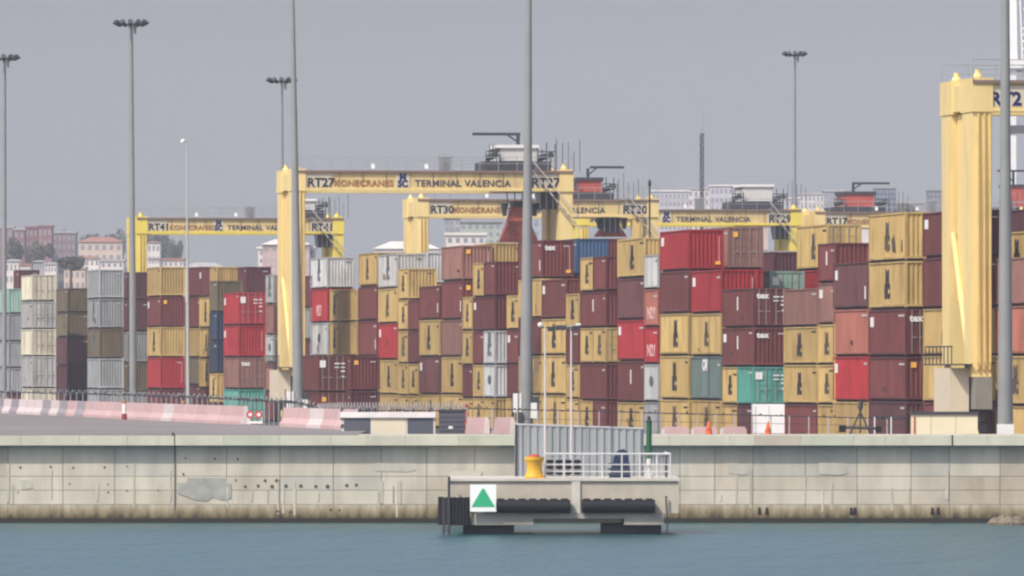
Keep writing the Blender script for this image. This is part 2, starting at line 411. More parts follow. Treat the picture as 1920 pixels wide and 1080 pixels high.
# ------------------------------------------------------------------ berthing platform in front of the wall
def platform():
    s = 41.0; Y0 = F / s
    X = lambda x: (x - 960) / s
    Z = lambda y: Zy(y, s)
    t = thing('berthing_platform', 'pale concrete berthing platform standing in the water before the quay wall', 'platform', (0, 0, 0))
    pc = mat('platform_concrete', (0.47, 0.425, 0.34), .85, var=.12, nscale=.9, dirt=.3, dirtcol=(.34, .3, .25), bump=.1)
    top = Z(897)
    MB().box(X(842), X(1272), Y0, Y0 + 11, Z(962), top - .12).build('deck_block', pc, t)
    MB().box(X(838), X(900), Y0 + 11.25, 481.35, top - .3, top - .002).build('gangway', pc, t)
    MB().box(X(838), X(1275), Y0 - .12, Y0 + 11.2, top - .118, top).build('deck_slab', mat('platform_top', (0.58, 0.54, 0.47), .85, var=.1), t)
    b = MB(); b.box(X(884), X(1000), Y0 - .25, Y0 + 9, Z(984), Z(962.2)).box(X(1170), X(1244), Y0 - .25, Y0 + 9, Z(984), Z(962.2))
    b.box(X(1000) + .002, X(1170) - .002, Y0 - .2, Y0 + 9, Z(972), Z(962.2)); b.build('lower_beam', mat('weathered_beam', (0.33, 0.31, 0.27), .9, var=.2), t)
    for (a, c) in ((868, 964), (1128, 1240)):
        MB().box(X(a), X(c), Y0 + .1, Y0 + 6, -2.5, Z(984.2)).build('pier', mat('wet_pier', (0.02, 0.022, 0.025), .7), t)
    MB().box(X(1072), X(1088), Y0 - .10, Y0 - .002, Z(962), Z(898)).build('pilaster', mat('platform_top', (0.6, .55, .47)), t)
    # long black fenders
    for (a, c, nseg) in ((930, 1069, 7), (1091, 1228, 7)):
        f = MB(); f.tube((X(a), Y0 - .40, Z(949)), (X(c), Y0 - .40, Z(949)), .30, n=16)
        f.box(X(a), X(c), Y0 - .28, Y0 - .13, Z(961), Z(940))
        fo = f.build('fender', m_black, t)
        w = (X(c) - X(a)) / nseg
        cl = MB()
        for i in range(nseg):
            x0 = X(a) + i * w + .06
            cl.box(x0, x0 + w - .16, Y0 - .5, Y0 - .125, Z(941), Z(934.5))
        cl.build('clamp', m_black, fo)
    # corner fender of upright black bars
    f = MB()
    for i in range(9):
        x = X(826) + i * (X(876) - X(826)) / 8
        f.tube((x, Y0 - .45 + (.0 if i > 2 else .5 * (3 - i)), Z(985)), (x, Y0 - .45 + (.0 if i > 2 else .5 * (3 - i)), Z(932 + (i % 2))), .125, n=8)
    f.box(X(838), X(880), Y0 - .42, Y0 - .13, Z(983), Z(936))
    f.build('corner_fender', m_black, t)
    lad = MB(); lad.tube((X(842), Y0 - .62, -.3), (X(842), Y0 - .62, Z(893)), .06)
    lad.tube((X(832), Y0 - .62, -.3), (X(832), Y0 - .62, Z(934)), .05)
    for i in range(11): lad.tube((X(832), Y0 - .62, .1 + i * .15), (X(842), Y0 - .62, .1 + i * .15), .025, n=6)
    lad.build('ladder', m_dsteel, t)
    ch = MB()
    z = Z(930)
    while z > -.2:
        ch.tube((X(1250) + .03 * math.sin(z * 3), Y0 - .2, z), (X(1250) + .03 * math.sin(z * 3 - .4), Y0 - .2, z - .13), .06, .045, 6); z -= .15
    ch.build('chain', m_dsteel, t)
    # sign
    tg = thing('navigation_sign', 'white square board with green triangle on the platform front', 'sign', (X(906), Y0 - .62, Z(959)))
    w = 24.5 / s
    MB().box(-w, w, -.03, .03, 0, 51 / s).build('board', mat('sign_white', (0.86, 0.88, 0.84), .5, var=.02), tg)
    tri = mat('sign_green', (0.035, 0.42, 0.20), .5, var=.02)
    MB().prism([(-22 / s, 9 / s), (22 / s, 9 / s), (2 / s, 43 / s), (-2 / s, 43 / s)], 'y', -.045, -.031).build('triangle', tri, tg)
    MB().box(-.3, .3, .031, .45, .3, .4).box(-.3, .3, .031, .45, .9, 1.0).build('bracket', m_steel, tg)
    # bollard
    bt = thing('bollard', 'yellow mooring bollard at the left front corner of the platform', 'bollard', (X(1002), Y0 + .55, top))
    yl = mat('bollard_yellow', (0.75, 0.42, 0.03), .5, var=.08, dirt=.3, dirtcol=(.35, .15, .03))
    MB().lathe([(.43, 0), (.45, .08), (.39, .2), (.345, .4), (.35, .58), (.40, .76), (.45, .84), (.45, .98)], 20).build('post', yl, bt)
    MB().lathe([(.26, .98), (.25, 1.06), (.1, 1.1)], 12).build('cap', m_redp, bt)
    MB().box(-.46, .46, -.42, .42, 0, .05).build('base_plate', yl, bt)
    # corrugated screen wall
    sX = lambda x: (x - 960) / 40.2
    fy = F / 40.2
    ft = thing('corrugated_screen', 'grey corrugated metal screen standing on the concrete platform', 'screen', (0, 0, 0))
    b = MB(); k = 0; x = sX(968); zt0, zt1 = Zy(796, 40.2), Zy(804, 40.2)
    N = 68; x1 = sX(1204)
    vs_ = []
    for i in range(N + 1):
        xx = x + (x1 - x) * i / N; zt = zt0 + (zt1 - zt0) * i / N
        yy = fy + (0.05 if (i // 1) % 4 in (0, 1) else -.05) + 2.0 * (1 - i / N) * .15
        vs_ += [(xx, yy, top), (xx, yy, zt - .06)]
    b.v = vs_; b.f = [(2*i, 2*i+2, 2*i+3, 2*i+1) for i in range(N)]
    o = b.build('sheet', mat('corrugated_grey', (0.34, 0.36, 0.37), .5, .3, var=.15, nscale=1.5, stretch=(1, 1, .1)), ft)
    so_ = o.modifiers.new('thickness', 'SOLIDIFY'); so_.thickness = .02
    b = MB(); b.tube((sX(966), fy + .3, zt0), (sX(1206), fy, zt1), .06)
    for xx in (967, 1010, 1050, 1090, 1130, 1170, 1206): b.tube((sX(xx), fy + .12 + .25 * (1 - (xx - 967) / 240), top), (sX(xx), fy + .12 + .25 * (1 - (xx - 967) / 240), zt0 + (zt1 - zt0) * (xx - 967) / 240), .045)
    b.build('frame', m_steel, ft)
    MB().box(sX(966), sX(968.5), fy + .2, fy + .5, top, zt0).build('end_post', m_black, ft)
    # railing
    rt = thing('railing', 'low galvanised railing along the front edge of the platform', 'railing', (0, 0, 0))
    rX = lambda x: (x - 960) / 40.9
    ry = F / 40.9; z1 = Zy(851, 40.9)
    b = MB(); b.tube((rX(1022), ry, z1), (rX(1257), ry, z1), .045); b.tube((rX(1022), ry, top + .62), (rX(1257), ry, top + .62), .025); b.tube((rX(1022), ry, top + .3), (rX(1257), ry, top + .3), .025)
    b.tube((rX(1257), ry, z1), (rX(1252), 456, z1), .045); b.build('rail', mat('bright_galvanised', (.6, .6, .6), .5, .1), rt)
    for x in (1022, 1058, 1094, 1130, 1166, 1200, 1232, 1257):
        MB().tube((rX(x), ry, top), (rX(x), ry, z1), .035).build('rail_post', mat('bright_galvanised', (.6, .6, .6)), rt)
    b = MB()
    for i in range(9): b.tube((rX(1208 + i * 5.5), ry + .1, top + .05), (rX(1208 + i * 5.5), ry + .1, z1), .014, n=5)
    b.build('rail_bars', mat('bright_galvanised', (.6, .6, .6)), rt)
    b = MB()
    for yy in (451, 455): b.tube((rX(1252), yy, top), (rX(1252), yy, z1), .05)
    b.build('rail_post', m_dsteel, rt)
    # blue tarpaulin stack
    bt = thing('blue_tarpaulin', 'dark blue tarpaulin hung over crates against the grey screen', 'tarpaulin', (rX(1163), ry + 2.4, top))
    b = MB(); b.prism([(-.5, 0), (.5, 0), (.47, .45), (.42, .8), (.40, 1.15), (.2, 1.32), (-.08, 1.26), (-.26, .95), (-.36, .5)], 'y', -.35, .35)
    b.build('cover', mat('tarp_blue', (0.015, 0.03, 0.08), .6, var=.3, nscale=3), bt)
    b = MB()
    for z in (.12, .36, .6): b.box(-.55, .48, -.38, .38, z, z + .07)
    b.build('straps', m_dsteel, bt)
    # stacked black pipes
    pt = thing('hose_rack', 'rack of dark hoses behind the railing, right of the yellow bollard', 'rack', (rX(1058), ry + 2.0, top))
    b = MB()
    for i in range(4):
        for j in range(3): b.tube((-.75 + i * .42, -.3, .22 + j * .26), (-.55 + i * .42, .3, .22 + j * .26), .085, n=8)
    b.build('hoses', m_black, pt)
    b = MB()
    for j in range(4): b.box(-.85, 1.1, -.02, .02, .08 + j * .26, .12 + j * .26)
    for x in (-.85, .1, 1.08): b.box(x, x + .04, -.03, .03, 0, 1.0)
    b.build('rack_frame', m_steel, pt)
    # green light post
    gt = thing('light_post', 'green harbour light post on a white base at the right of the platform', 'light post', (rX(1217), ry + .5, top))
    MB().lathe([(.2, 0), (.2, .1), (.11, .25), (.11, .9)], 14).build('base', m_white, gt)
    MB().lathe([(.13, .9), (.13, 2.55)], 14).build('post', mat('post_green', (0.02, 0.11, 0.05), .5), gt)
    MB().lathe([(.15, 2.55), (.15, 2.62), (.08, 2.66), (.08, 2.8), (.02, 2.86)], 12).build('lantern', m_dsteel, gt)
    for (x, lab, kind) in ((1022, 'slim pale instrument pole above the yellow bollard, with white ball lamp', 0), (1071, 'slim pale lamp pole with a crossbar of lamps above the grey screen', 1)):
        h = (893 - 612) / 40.4
        pt = thing('instrument_pole', lab, 'pole', ((x - 960) / 40.4, F / 40.4, top))
        MB().tube((0, 0, 0), (0, 0, h), .055, .04).build('pole', mat('pole_pinkish', (.62, .56, .54), .6), pt)
        if kind == 0:
            MB().tube((-.25, 0, h - .02), (.75, 0, h - .05), .03).build('crossbar', m_dsteel, pt)
            bb = MB(); bb.lathe([(.02, -.12), (.1, -.08), (.13, 0), (.1, .08), (.02, .12)], 10, (-.22, 0, h + .1)); bb.build('ball_lamp', m_white, pt)
            MB().box(.12, .42, -.1, .1, h - .2, h + .02).box(.5, .75, -.1, .1, h - .14, h + .02).build('instrument', m_dsteel, pt)
        else:
            MB().tube((-.6, 0, h), (.38, 0, h + .06), .035).build('crossbar', m_steel, pt)
            for q in (-.58, -.34, .1, .3):
                MB().hexa([(q - .12, -.16, h - .18), (q + .12, -.16, h - .12), (q + .12, .12, h - .02), (q - .12, .12, h - .08), (q - .12, -.16, h + .0), (q + .12, -.16, h + .04), (q + .12, .12, h + .1), (q - .12, .12, h + .08)]).build('lamp', m_dsteel, pt)
            MB().tube((.2, 0, h + .1), (.44, 0, h + .12), .05).build('ball_lamp', m_white, pt)
platform()

# ------------------------------------------------------------------ containers
CW = 2.44
def corr(b, p0, dx, dy, L, nx, ny, z0, z1, pitch, depth):
    """corrugated sheet starting p0 running (dx,dy)*L, ribs sunk opposite to normal (nx,ny)"""
    n = max(2, int(round(L / pitch))); w = L / n
    k = len(b.v); pts = []
    for i in range(n):
        for (t, dd) in ((0, 0), (.32, 0), (.5, 1), (.82, 1)): pts.append((i * w + t * w, dd))
    pts.append((L, 0))
    for (a, dd) in pts:
        x = p0[0] + dx * a - nx * depth * dd; y = p0[1] + dy * a - ny * depth * dd
        b.v.append((x, y, z0)); b.v.append((x, y, z1))
    for i in range(len(pts) - 1): b.f.append((k + 2*i, k + 2*i + 2, k + 2*i + 3, k + 2*i + 1))
CMESH = {}
H0 = 2.8
def cont_meshes(length, key, doors):
    k = (round(length, 1), key, doors)
    if k in CMESH: return CMESH[k]
    m = CM[key]; L = length; res = {}
    b = MB(); i = .045
    corr(b, (i, .16), 0, 1, L - .32, -1, 0, .17, H0 - .1, .28, .036)
    corr(b, (CW - i, .16), 0, 1, L - .32, 1, 0, .17, H0 - .1, .28, .036)
    if not doors: corr(b, (.13, .05), 1, 0, CW - .26, 0, -1, .17, H0 - .1, .27, .06)
    corr(b, (.13, L - .05), 1, 0, CW - .26, 0, 1, .17, H0 - .1, .27, .05)
    b.v += [(.05, .05, H0 - .03), (CW - .05, .05, H0 - .03), (CW - .05, L - .05, H0 - .03), (.05, L - .05, H0 - .03)]
    q = len(b.v); b.f.append((q - 4, q - 3, q - 2, q - 1))
    me = bpy.data.meshes.new('body'); me.from_pydata(b.v, [], b.f); me.materials.append(m); res['body'] = me
    b = MB(); c = .14
    for (x0, x1) in ((0, c), (CW - c, CW)):
        for (y0, y1) in ((0, c + .02), (L - c - .02, L)): b.box(x0, x1, y0, y1, .0, H0)
    for (y0, y1) in ((0, .09), (L - .09, L)):
        b.box(c + .001, CW - c - .001, y0, y1, H0 - .13, H0 - .01); b.box(c + .001, CW - c - .001, y0, y1, .05, .19)
    for (x0, x1) in ((0, .07), (CW - .07, CW)):
        b.box(x0, x1, c + .021, L - c - .021, H0 - .11, H0 - .01); b.box(x0 + .01, x1 - .01, c + .021, L - c - .021, .06, .19)
    res['frame'] = b.mesh('frame', m)
    res['underframe'] = MB().box(.16, CW - .16, .2, L - .2, -.1, .1).mesh('underframe', m_under)  # underframe fills the gap; near-black colour paints the shadow line between tiers
    if doors:
        for (nm, x0, x1) in (('d1', .145, CW / 2 - .01), ('d2', CW / 2 + .01, CW - .145)):
            b = MB(); zc = [.2, .84, 1.48, 2.1, H0 - .135]
            b.box(x0, x1, .06, .10, .2, H0 - .135)
            for z in zc: b.box(x0, x1, .035, .059, max(.2, z - .06), min(z + .06, H0 - .135))
            b.box(x0, x0 + .07, .034, .058, .2, H0 - .135); b.box(x1 - .07, x1, .033, .057, .2, H0 - .135)
            res[nm] = b.mesh('door', m)
        for (nm, x0) in (('b1', .42), ('b2', .9), ('b3', CW - .9), ('b4', CW - .42)):
            b = MB(); b.tube((x0, .005, .1), (x0, .005, H0 - .05), .028, n=6); b.box(x0 - .05, x0 + .3, -.012, .018, 1.05, 1.11)
            res[nm] = b.mesh('lock_bar', mat('lock_bar_steel', (.30, .26, .24), .6, .1))
    CMESH[k] = res
    return res
m_dirtm = mat('dark_scuff', (.09, .06, .045), .9)
LOGO_DONE = {}
USED = set()
NCONT = 0
m_markw = mat('faded_white_code', (.5, .46, .44), .7)
RUST = [mat('rust_on_pale', (.27, .17, .08), .9, var=.3, nscale=2), mat('rust_on_red', (.11, .045, .035), .9, var=.3, nscale=2)]
def container(px, py, z0, h, spec, length, label):
    """spec: key + options e.g. 'T', 'M d x', 'R y wl'"""
    global NCONT
    NCONT += 1
    p = spec.split(); key = p[0]; fl = p[1:]
    doors = 'd' in fl
    ms = cont_meshes(length, key, doors)
    assert label not in USED, label
    USED.add(label)
    if len(label.split()) > 16: print('LONG', label)
    t = thing('shipping_container', label, 'container', (px, py, z0), TH, 'stacked shipping containers in the yard')
    t.scale = (1, 1, (h - .10) / H0)
    link('body', ms['body'], t); link('frame', ms['frame'], t); link('underframe', ms['underframe'], t)
    if doors:
        d1 = link('door', ms['d1'], t); d2 = link('door', ms['d2'], t)
        for b_ in ('b1', 'b2'): link('lock_bar', ms[b_], d1)
        for b_ in ('b3', 'b4'): link('lock_bar', ms[b_], d2)
    L = length; mid = L * .5
    rr = random.Random(NCONT * 13 + 5)
    if rr.random() < .7 and key not in 'CH':
        mk = m_mark if key in 'TtKWC' else m_markw
        z = rr.uniform(2.15, 2.4); MB().box(.028, .043, .45, .45 + rr.uniform(.8, 1.9), z, z + .13).build('code_line', mk, t)
    if not doors and rr.random() < .5:
        mk = m_mark if key in 'TtKWC' else m_markw
        MB().box(1.65, 2.1, -.012, .0, 2.3, 2.38).build('code_line', mk, t)
    if rr.random() < .35 and L > 7:
        y0 = rr.uniform(1, 9); zz = rr.uniform(.3, 1.2); w = rr.uniform(.8, 2.0); hh = rr.uniform(.2, .7)
        MB().prism([(y0, zz), (y0 + w * .6, zz - .12), (y0 + w, zz + .1), (y0 + w * .8, zz + hh), (y0 + w * .3, zz + hh * .7)], 'x', .036, .0445).build('rust_patch', RUST[0] if key in 'TtKWC' else RUST[1], t)
    if key == 'T' and 'n' not in fl:
        sc = (1.0 if L > 7 else .9) * rr.choice([1.0, 1.0, .93, 1.05])
        side_text('logo', 'M\nSC', 1.15 * sc, rr.choice([m_mark, m_mark, m_mark2]), t, .035, mid + rr.choice([-.5, 0, 0, .4]) * (L > 7), .62 - (sc - 1) * .8, bold=.085, sx=1.25, align='CENTER')
    for q in fl:
        if q == 'k': side_text('logo', 'M\nSC', 1.45, mat('grey_lettering', (.13, .14, .15)), t, .035, mid, .7, bold=.06, sx=1.3, align='CENTER')
        if q == 'G': side_text('logo', 'CAI', 1.0, m_white, t, .035, mid + 1.6, 1.9, bold=.05, sx=1.2)
        if q == 'o':
            b = MB(); b.prism([(mid + .9 * math.cos(a), 1.5 + .42 * math.sin(a)) for a in [i * math.pi / 6 for i in range(12)]], 'x', .02, .035); b.build('emblem', mat('dark_emblem', (.1, .11, .12)), t)
        if q == 'S': side_text('writing', 'N21', 1.25, m_pink, t, .035, mid + 1.9, .55, bold=.03, sx=1.7)
        if q == 'wl': MB().box(.025, .044, L - 1.5, L - .4, 1.75, 2.35).build('white_mark', m_white, t)
        if q == 'wm': MB().box(.025, .044, mid - .15, mid + .25, 1.2, 2.2).build('white_mark', m_white, t)
        if q == 'wr': MB().box(.025, .044, .9, 1.25, .5, 1.3).build('white_mark', m_white, t)
        if q == 'x': front_text('writing', 'tex', .58, m_white, t, .28, -.015, 2.05, bold=.04)
        if q == 'y': MB().box(1.85, 2.2, -.02, .0, .32, .55).build('sticker', m_sticker, t)
        if q == 'Y': MB().box(.35, .68, -.02, .0, 2.1, 2.45).build('sticker', m_sticker, t)
        if q == 'v': MB().box(2.1, 2.14, -.02, .0, .5, 2.3).build('white_line', m_pink, t)
        if q == 'c':
            MB().box(1.35, 1.75, -.02, .0, 2.1, 2.2).box(1.85, 2.15, -.02, 0, 2.1, 2.2).box(1.35, 1.7, -.02, 0, 1.82, 1.9).box(1.85, 2.15, -.02, 0, 1.82, 1.9).box(1.85, 2.15, -.02, 0, 1.5, 1.62).box(1.9, 2.1, -.02, 0, 1.1, 1.2).build('white_codes', m_white, t)
        if q == 'b': MB().box(.2, .65, -.02, .0, 1.85, 2.4).build('placard', m_white, t)
        if q == 'z': MB().prism([(3.2, .4), (4.4, .5), (4.6, 1.2), (3.9, 1.5), (3.5, 1.0)], 'x', .03, .046).prism([(1.0, .5), (1.5, .4), (1.4, 1.2), (1.1, 1.1)], 'x', .03, .046).build('scuff', m_dirtm, t)
    return t

RU = 102.74     # the long front row of the yard: every stack in it has the same u
# name, xC, s (or None: in row u=RU), length, levels, tiers, phrase
STK = [
 ('A', 1945, None, 12.19, [480, 572, 667, 762], ['B', 'O', 'T', 't'], 'stack at the right picture edge'),
 ('A2', 1940, 32.6, 12.19, [432, 520], ['T', 'M'], 'tall stack behind the right edge stack'),
 ('A3', 1938, 31.0, 12.19, [390, 476, 560], ['D', 'M', 'M'], 'rearmost stack at the right picture edge'),
 ('S2', 1803, None, 12.19, [393, 480, 577, 667, 756], ['M wl', 'M', 'T', 'T', 'M'], 'stack behind the right crane leg'),
 ('S3', 1697, None, 12.19, [397, 489, 579, 669, 753], ['T z', 'T', 'M d x wl c', 'M Y', 'P'], 'tallest stack left of the right crane leg'),
 ('S4', 1627, None, 12.19, [490, 579, 668, 754], ['P wl wr', 'O', 'R wl', 't'], 'four high stack beside that tall tan topped stack'),
 ('S5', 1565, None, 6.06, [455, 530, 608, 684, 759], ['M wm v', 'B wl', 'T', 'T', 't'], 'narrow stack topped by one with white upright mark'),
 ('S6', 1531, None, 12.19, [540, 612, 684, 759], ['B', 'T', 'T', 'M'], 'low stack right of the sea green doors'),
 ('S7', 1550, 27.3, 12.19, [420, 505, 588], ['T d', 'R wl', 'M'], 'rear stack under the RT17 crane'),
 ('S8', 1411, None, 12.19, [540, 614, 688, 760], ['M d x c wm', 'M x v wm wl', 'T|E d b c', 't n|P'], 'stack with the teal doors'),
 ('S11', 1351, None, 12.19, [505, 587, 668, 751], ['R wl v', 'T', 'G G', 'T'], 'stack holding the slate green container'),
 ('S9', 1290, None, 12.19, [430, 507, 587, 667, 750], ['R wl v y', 'M', 'T', 'T', 'T'], 'red topped stack right of narrow white top'),
 ('S10', 1365, 27.5, 12.19, [425, 505, 585], ['B d Y', 'R', 'M'], 'rear stack with faded closed doors on top'),
 ('S12', 1443, 27.2, 12.19, [508, 590], ['F d b', 'M'], 'rear stack topped by faded sea green doors'),
 ('S12b', 1449, 25.5, 12.19, [472, 545], ['D', 'M'], 'far stack above the faded sea green doors'),
 ('S12c', 1440, 24.6, 6.06, [470, 545], ['K', 'M'], 'far short stack beside the sea green doors'),
 ('S14', 1233, None, 6.06, [477, 542, 613, 683, 754], ['W', 'O S', 'R S', 'W o', 'g'], 'narrow stack with a white one on top'),
 ('S13', 1207, None, 12.19, [445, 520, 599, 677, 755], ['T', 'P', 'R wl', 'M wm', 'T'], 'stack left of the narrow white topped stack'),
 ('S15', 1135, None, 12.19, [480, 546, 614, 682, 752], ['T|M', 'M wm', 'T|T d', 'M', 'T|M'], 'stack under the blue container'),
 ('S16', 1081, 25.0, 12.19, [447, 515], ['N', 'P'], 'rear stack right of the central mast, blue on top'),
 ('S16b', 1130, 24.3, 12.19, [447, 515], ['M', 'P'], 'rear stack just right of the blue container'),
 ('S18b', 1084, None, 6.06, [550, 614, 684, 748], ['T', 'M', 'T', 't'], 'narrow stack right of the two slim poles'),
 ('S18', 1060, None, 12.19, [522, 597, 666, 741], ['M wl', 'T', 'T', 'T'], 'stack behind the two slim poles'),
 ('S17', 1015, None, 12.19, [450, 522, 596, 667, 741], ['M x y v wr', 't', 'M', 't', 't'], 'stack directly behind the central mast'),
 ('S21b', 971, None, 6.06, [553, 618, 684, 747], ['T', 'M wl', 'M', 'T'], 'narrow stack just left of the central mast'),
 ('S20', 927, None, 12.19, [490, 556, 620, 684, 747], ['T|M', 'M wl', 'M|W k', 'T|W o', 'T|t'], 'stack with two white containers'),
 ('S20c', 927, 23.9, 12.19, [455, 520], ['t', 'M'], 'rear stack left of the central mast'),
 ('S20b', 885, None, 6.06, [556, 620, 685, 747], ['T', 'T', 'M', 'T'], 'narrow stack left of the two white containers'),
 ('S22', 866, None, 12.19, [460, 526, 599, 669, 740], ['B Y v', 'M Y wr', 'B', 'T', 'T'], 'tall brown topped stack under the RT30 sign'),
 ('S23', 823, None, 12.19, [535, 599, 669, 740], ['M wr', 'T', 'P wl', 'T'], 'stack one left of the tall brown topped stack'),
 ('S24n', 783, None, 6.06, [562, 620, 682, 742], ['M', 'M', 'T', 'T'], 'short stack two left of the brown topped stack'),
 ('S24', 764, None, 6.06, [503, 562, 620, 682, 742], ['T', 'T', 'T', 'T', 't'], 'all tan narrow stack above the white kiosk'),
 ('S25', 744, None, 12.19, [475, 540, 606, 675, 740], ['K k', 'T', 'R wl', 'T', 't'], 'stack topped by pale grey with large logo'),
 ('S25c', 800, 22.2, 12.19, [473, 532], ['W', 't'], 'rear stack right of the pale grey top'),
 ('S26', 706, None, 12.19, [473, 536, 601, 669, 732], ['T', 'M', 'M wr', 'T', 'E'], 'stack with teal at its base'),
 ('S28', 668, None, 12.19, [542, 603, 668, 735], ['t', 't', 'M', 'M'], 'plain tan topped stack right of large red logo'),
 ('S28b', 634, None, 6.06, [542, 604, 668, 735], ['T', 'T', 'M', 'M'], 'short stack beside the pink lettered one'),
 ('S27', 613, None, 12.19, [482, 541, 605, 668, 735], ['W k', 'R S', 'K o', 'M', 'M'], 'stack right of the left crane leg'),
 ('S29', 595, 24.2, 12.19, [666, 736], ['M d c b', 'M d Y'], 'pair of door ends behind the left barriers'),
 ('S29b', 656, 23.3, 12.19, [668, 733], ['M Y', 'D'], 'low stack right of the maroon door ends'),
 ('S30', 584, None, 12.19, [517, 577, 637, 700], ['D', 'g', 'P', 'D'], 'stack directly behind the left crane mast'),
 ('S31b', 547, None, 12.19, [517, 575, 635, 692], ['B', 'M', 'B', 'M'], 'stack hidden behind the left crane leg'),
 ('S31', 512, None, 6.06, [515, 570, 628, 680, 735], ['K k', 'B', 'K o', 'B', 'M'], 'narrow stack left of the left crane leg'),
 ('S32', 447, 20.9, 12.19, [548, 610, 670, 730], ['R d b c wl', 'R v wl', 'B d x', 'E'], 'red topped stack left of the crane leg'),
 ('S33c', 461, 19.5, 12.19, [500, 556], ['D wl', 'Y'], 'rear stack above the red topped stack'),
 ('S33b', 406, 20.3, 6.06, [526, 585, 640, 700], ['Y', 'V', 'V', 'T'], 'olive topped stack left of the red one'),
 ('S33', 406, 19.35, 6.06, [500, 556], ['t', 'Y'], 'rear stack above the olive topped one'),
 ('S34', 398, 19.05, 12.19, [500, 556, 615, 672, 728], ['M wl', 'T', 'T', 'T', 'M'], 'stack right of the thin lamp post'),
 ('S34b', 374, 18.7, 12.19, [500, 556, 615, 670], ['M', 'M', 'T n', 'Y'], 'rear stack behind the thin lamp post'),
 ('S35', 300, 19.3, 12.19, [500, 556, 613, 670, 730], ['t', 'M Y wl', 'T', 'R v', 'M'], 'stack left of the thin lamp post'),
 ('S36b', 238, 18.5, 12.19, [510, 562, 622, 680, 735], ['P', 'P', 'g', 'Y', 'g'], 'stack behind the tall left mast'),
 ('S36', 186, 19.0, 12.19, [505, 560, 616, 672, 730], ['H', 'g k', 'Y k', 'H', 'g'], 'grey topped stack left of the left mast'),
 ('S37', 126, 18.3, 12.19, [540, 586, 632, 685, 735], ['Y', 'Y', 'P', 'D', 'D'], 'olive and plum stack near the left edge'),
 ('S38', 60, 18.6, 12.19, [515, 565, 617, 668, 728], ['C d', 'K d', 'C d', 'K d', 'C'], 'cream stack near the left picture edge'),
 ('S39', 16, 17.6, 12.19, [541, 588, 640, 690], ['F', 'g', 'g', 'g'], 'sea green topped stack at the left picture edge'),
 ('S39b', 34, 16.6, 6.06, [506, 550], ['P', 'g'], 'rear stack at the left picture edge'),
]
TN = ['top', 'second down', 'third down', 'fourth down', 'fifth down', 'lowest']
RECTS = []
for (nm, xc, s, L, lev, tiers, ph) in STK:
    if s is None: s = ((xc - 960) * CT + F * ST) / RU
    X_, Y_ = P(xc, s)
    u = X_ * CT + Y_ * ST; v = -X_ * ST + Y_ * CT
    for (n2, u2, v2, L2) in RECTS:
        if u < u2 + CW - .01 and u2 < u + CW - .01 and v < v2 + L2 - .01 and v2 < v + L - .01:
            print('OVERLAP', nm, n2, round(u, 2), round(v, 2), round(u2, 2), round(v2, 2))
    RECTS.append((nm, u, v, L))
    zs = [Zy(y, s) for y in lev]
    tl = list(tiers)
    while zs[-1] - 2.95 > GZ + .9: zs.append(zs[-1] - 2.8); tl.append(random.choice(['M', 'T n', 'P', 't']))
    if zs[-1] - GZ < 1.3: zs.pop(); tl.pop()
    # last container stands on the ground
    zs.append(GZ + .02)
    if zs[-2] - zs[-1] > 3.3 and len(zs) > 2:   # spread
        pass
    for i, sp in enumerate(tl):
        z1, z0 = zs[i], zs[i + 1]
        h = z1 - z0
        parts = sp.split('|')
        tn = TN[min(i, 5)]
        if len(parts) == 2:
            base = parts[0].strip(), parts[1].strip()
            xa, ya = X_ - ST * 6.13, Y_ + CT * 6.13
            container(xa, ya, z0 + .1, h, base[0], 6.06, 'short %s container, left one, %s in %s' % (CC[base[0][0]][0], tn, ph))
            container(X_, Y_, z0 + .1, h, base[1], 6.06, 'short %s container, right one, %s in %s' % (CC[base[1][0]][0], tn, ph))
        else:
            container(X_, Y_, z0 + .1, h, sp, L, '%s container, %s in %s' % (CC[sp[0]][0], tn, ph))
print('containers', NCONT)

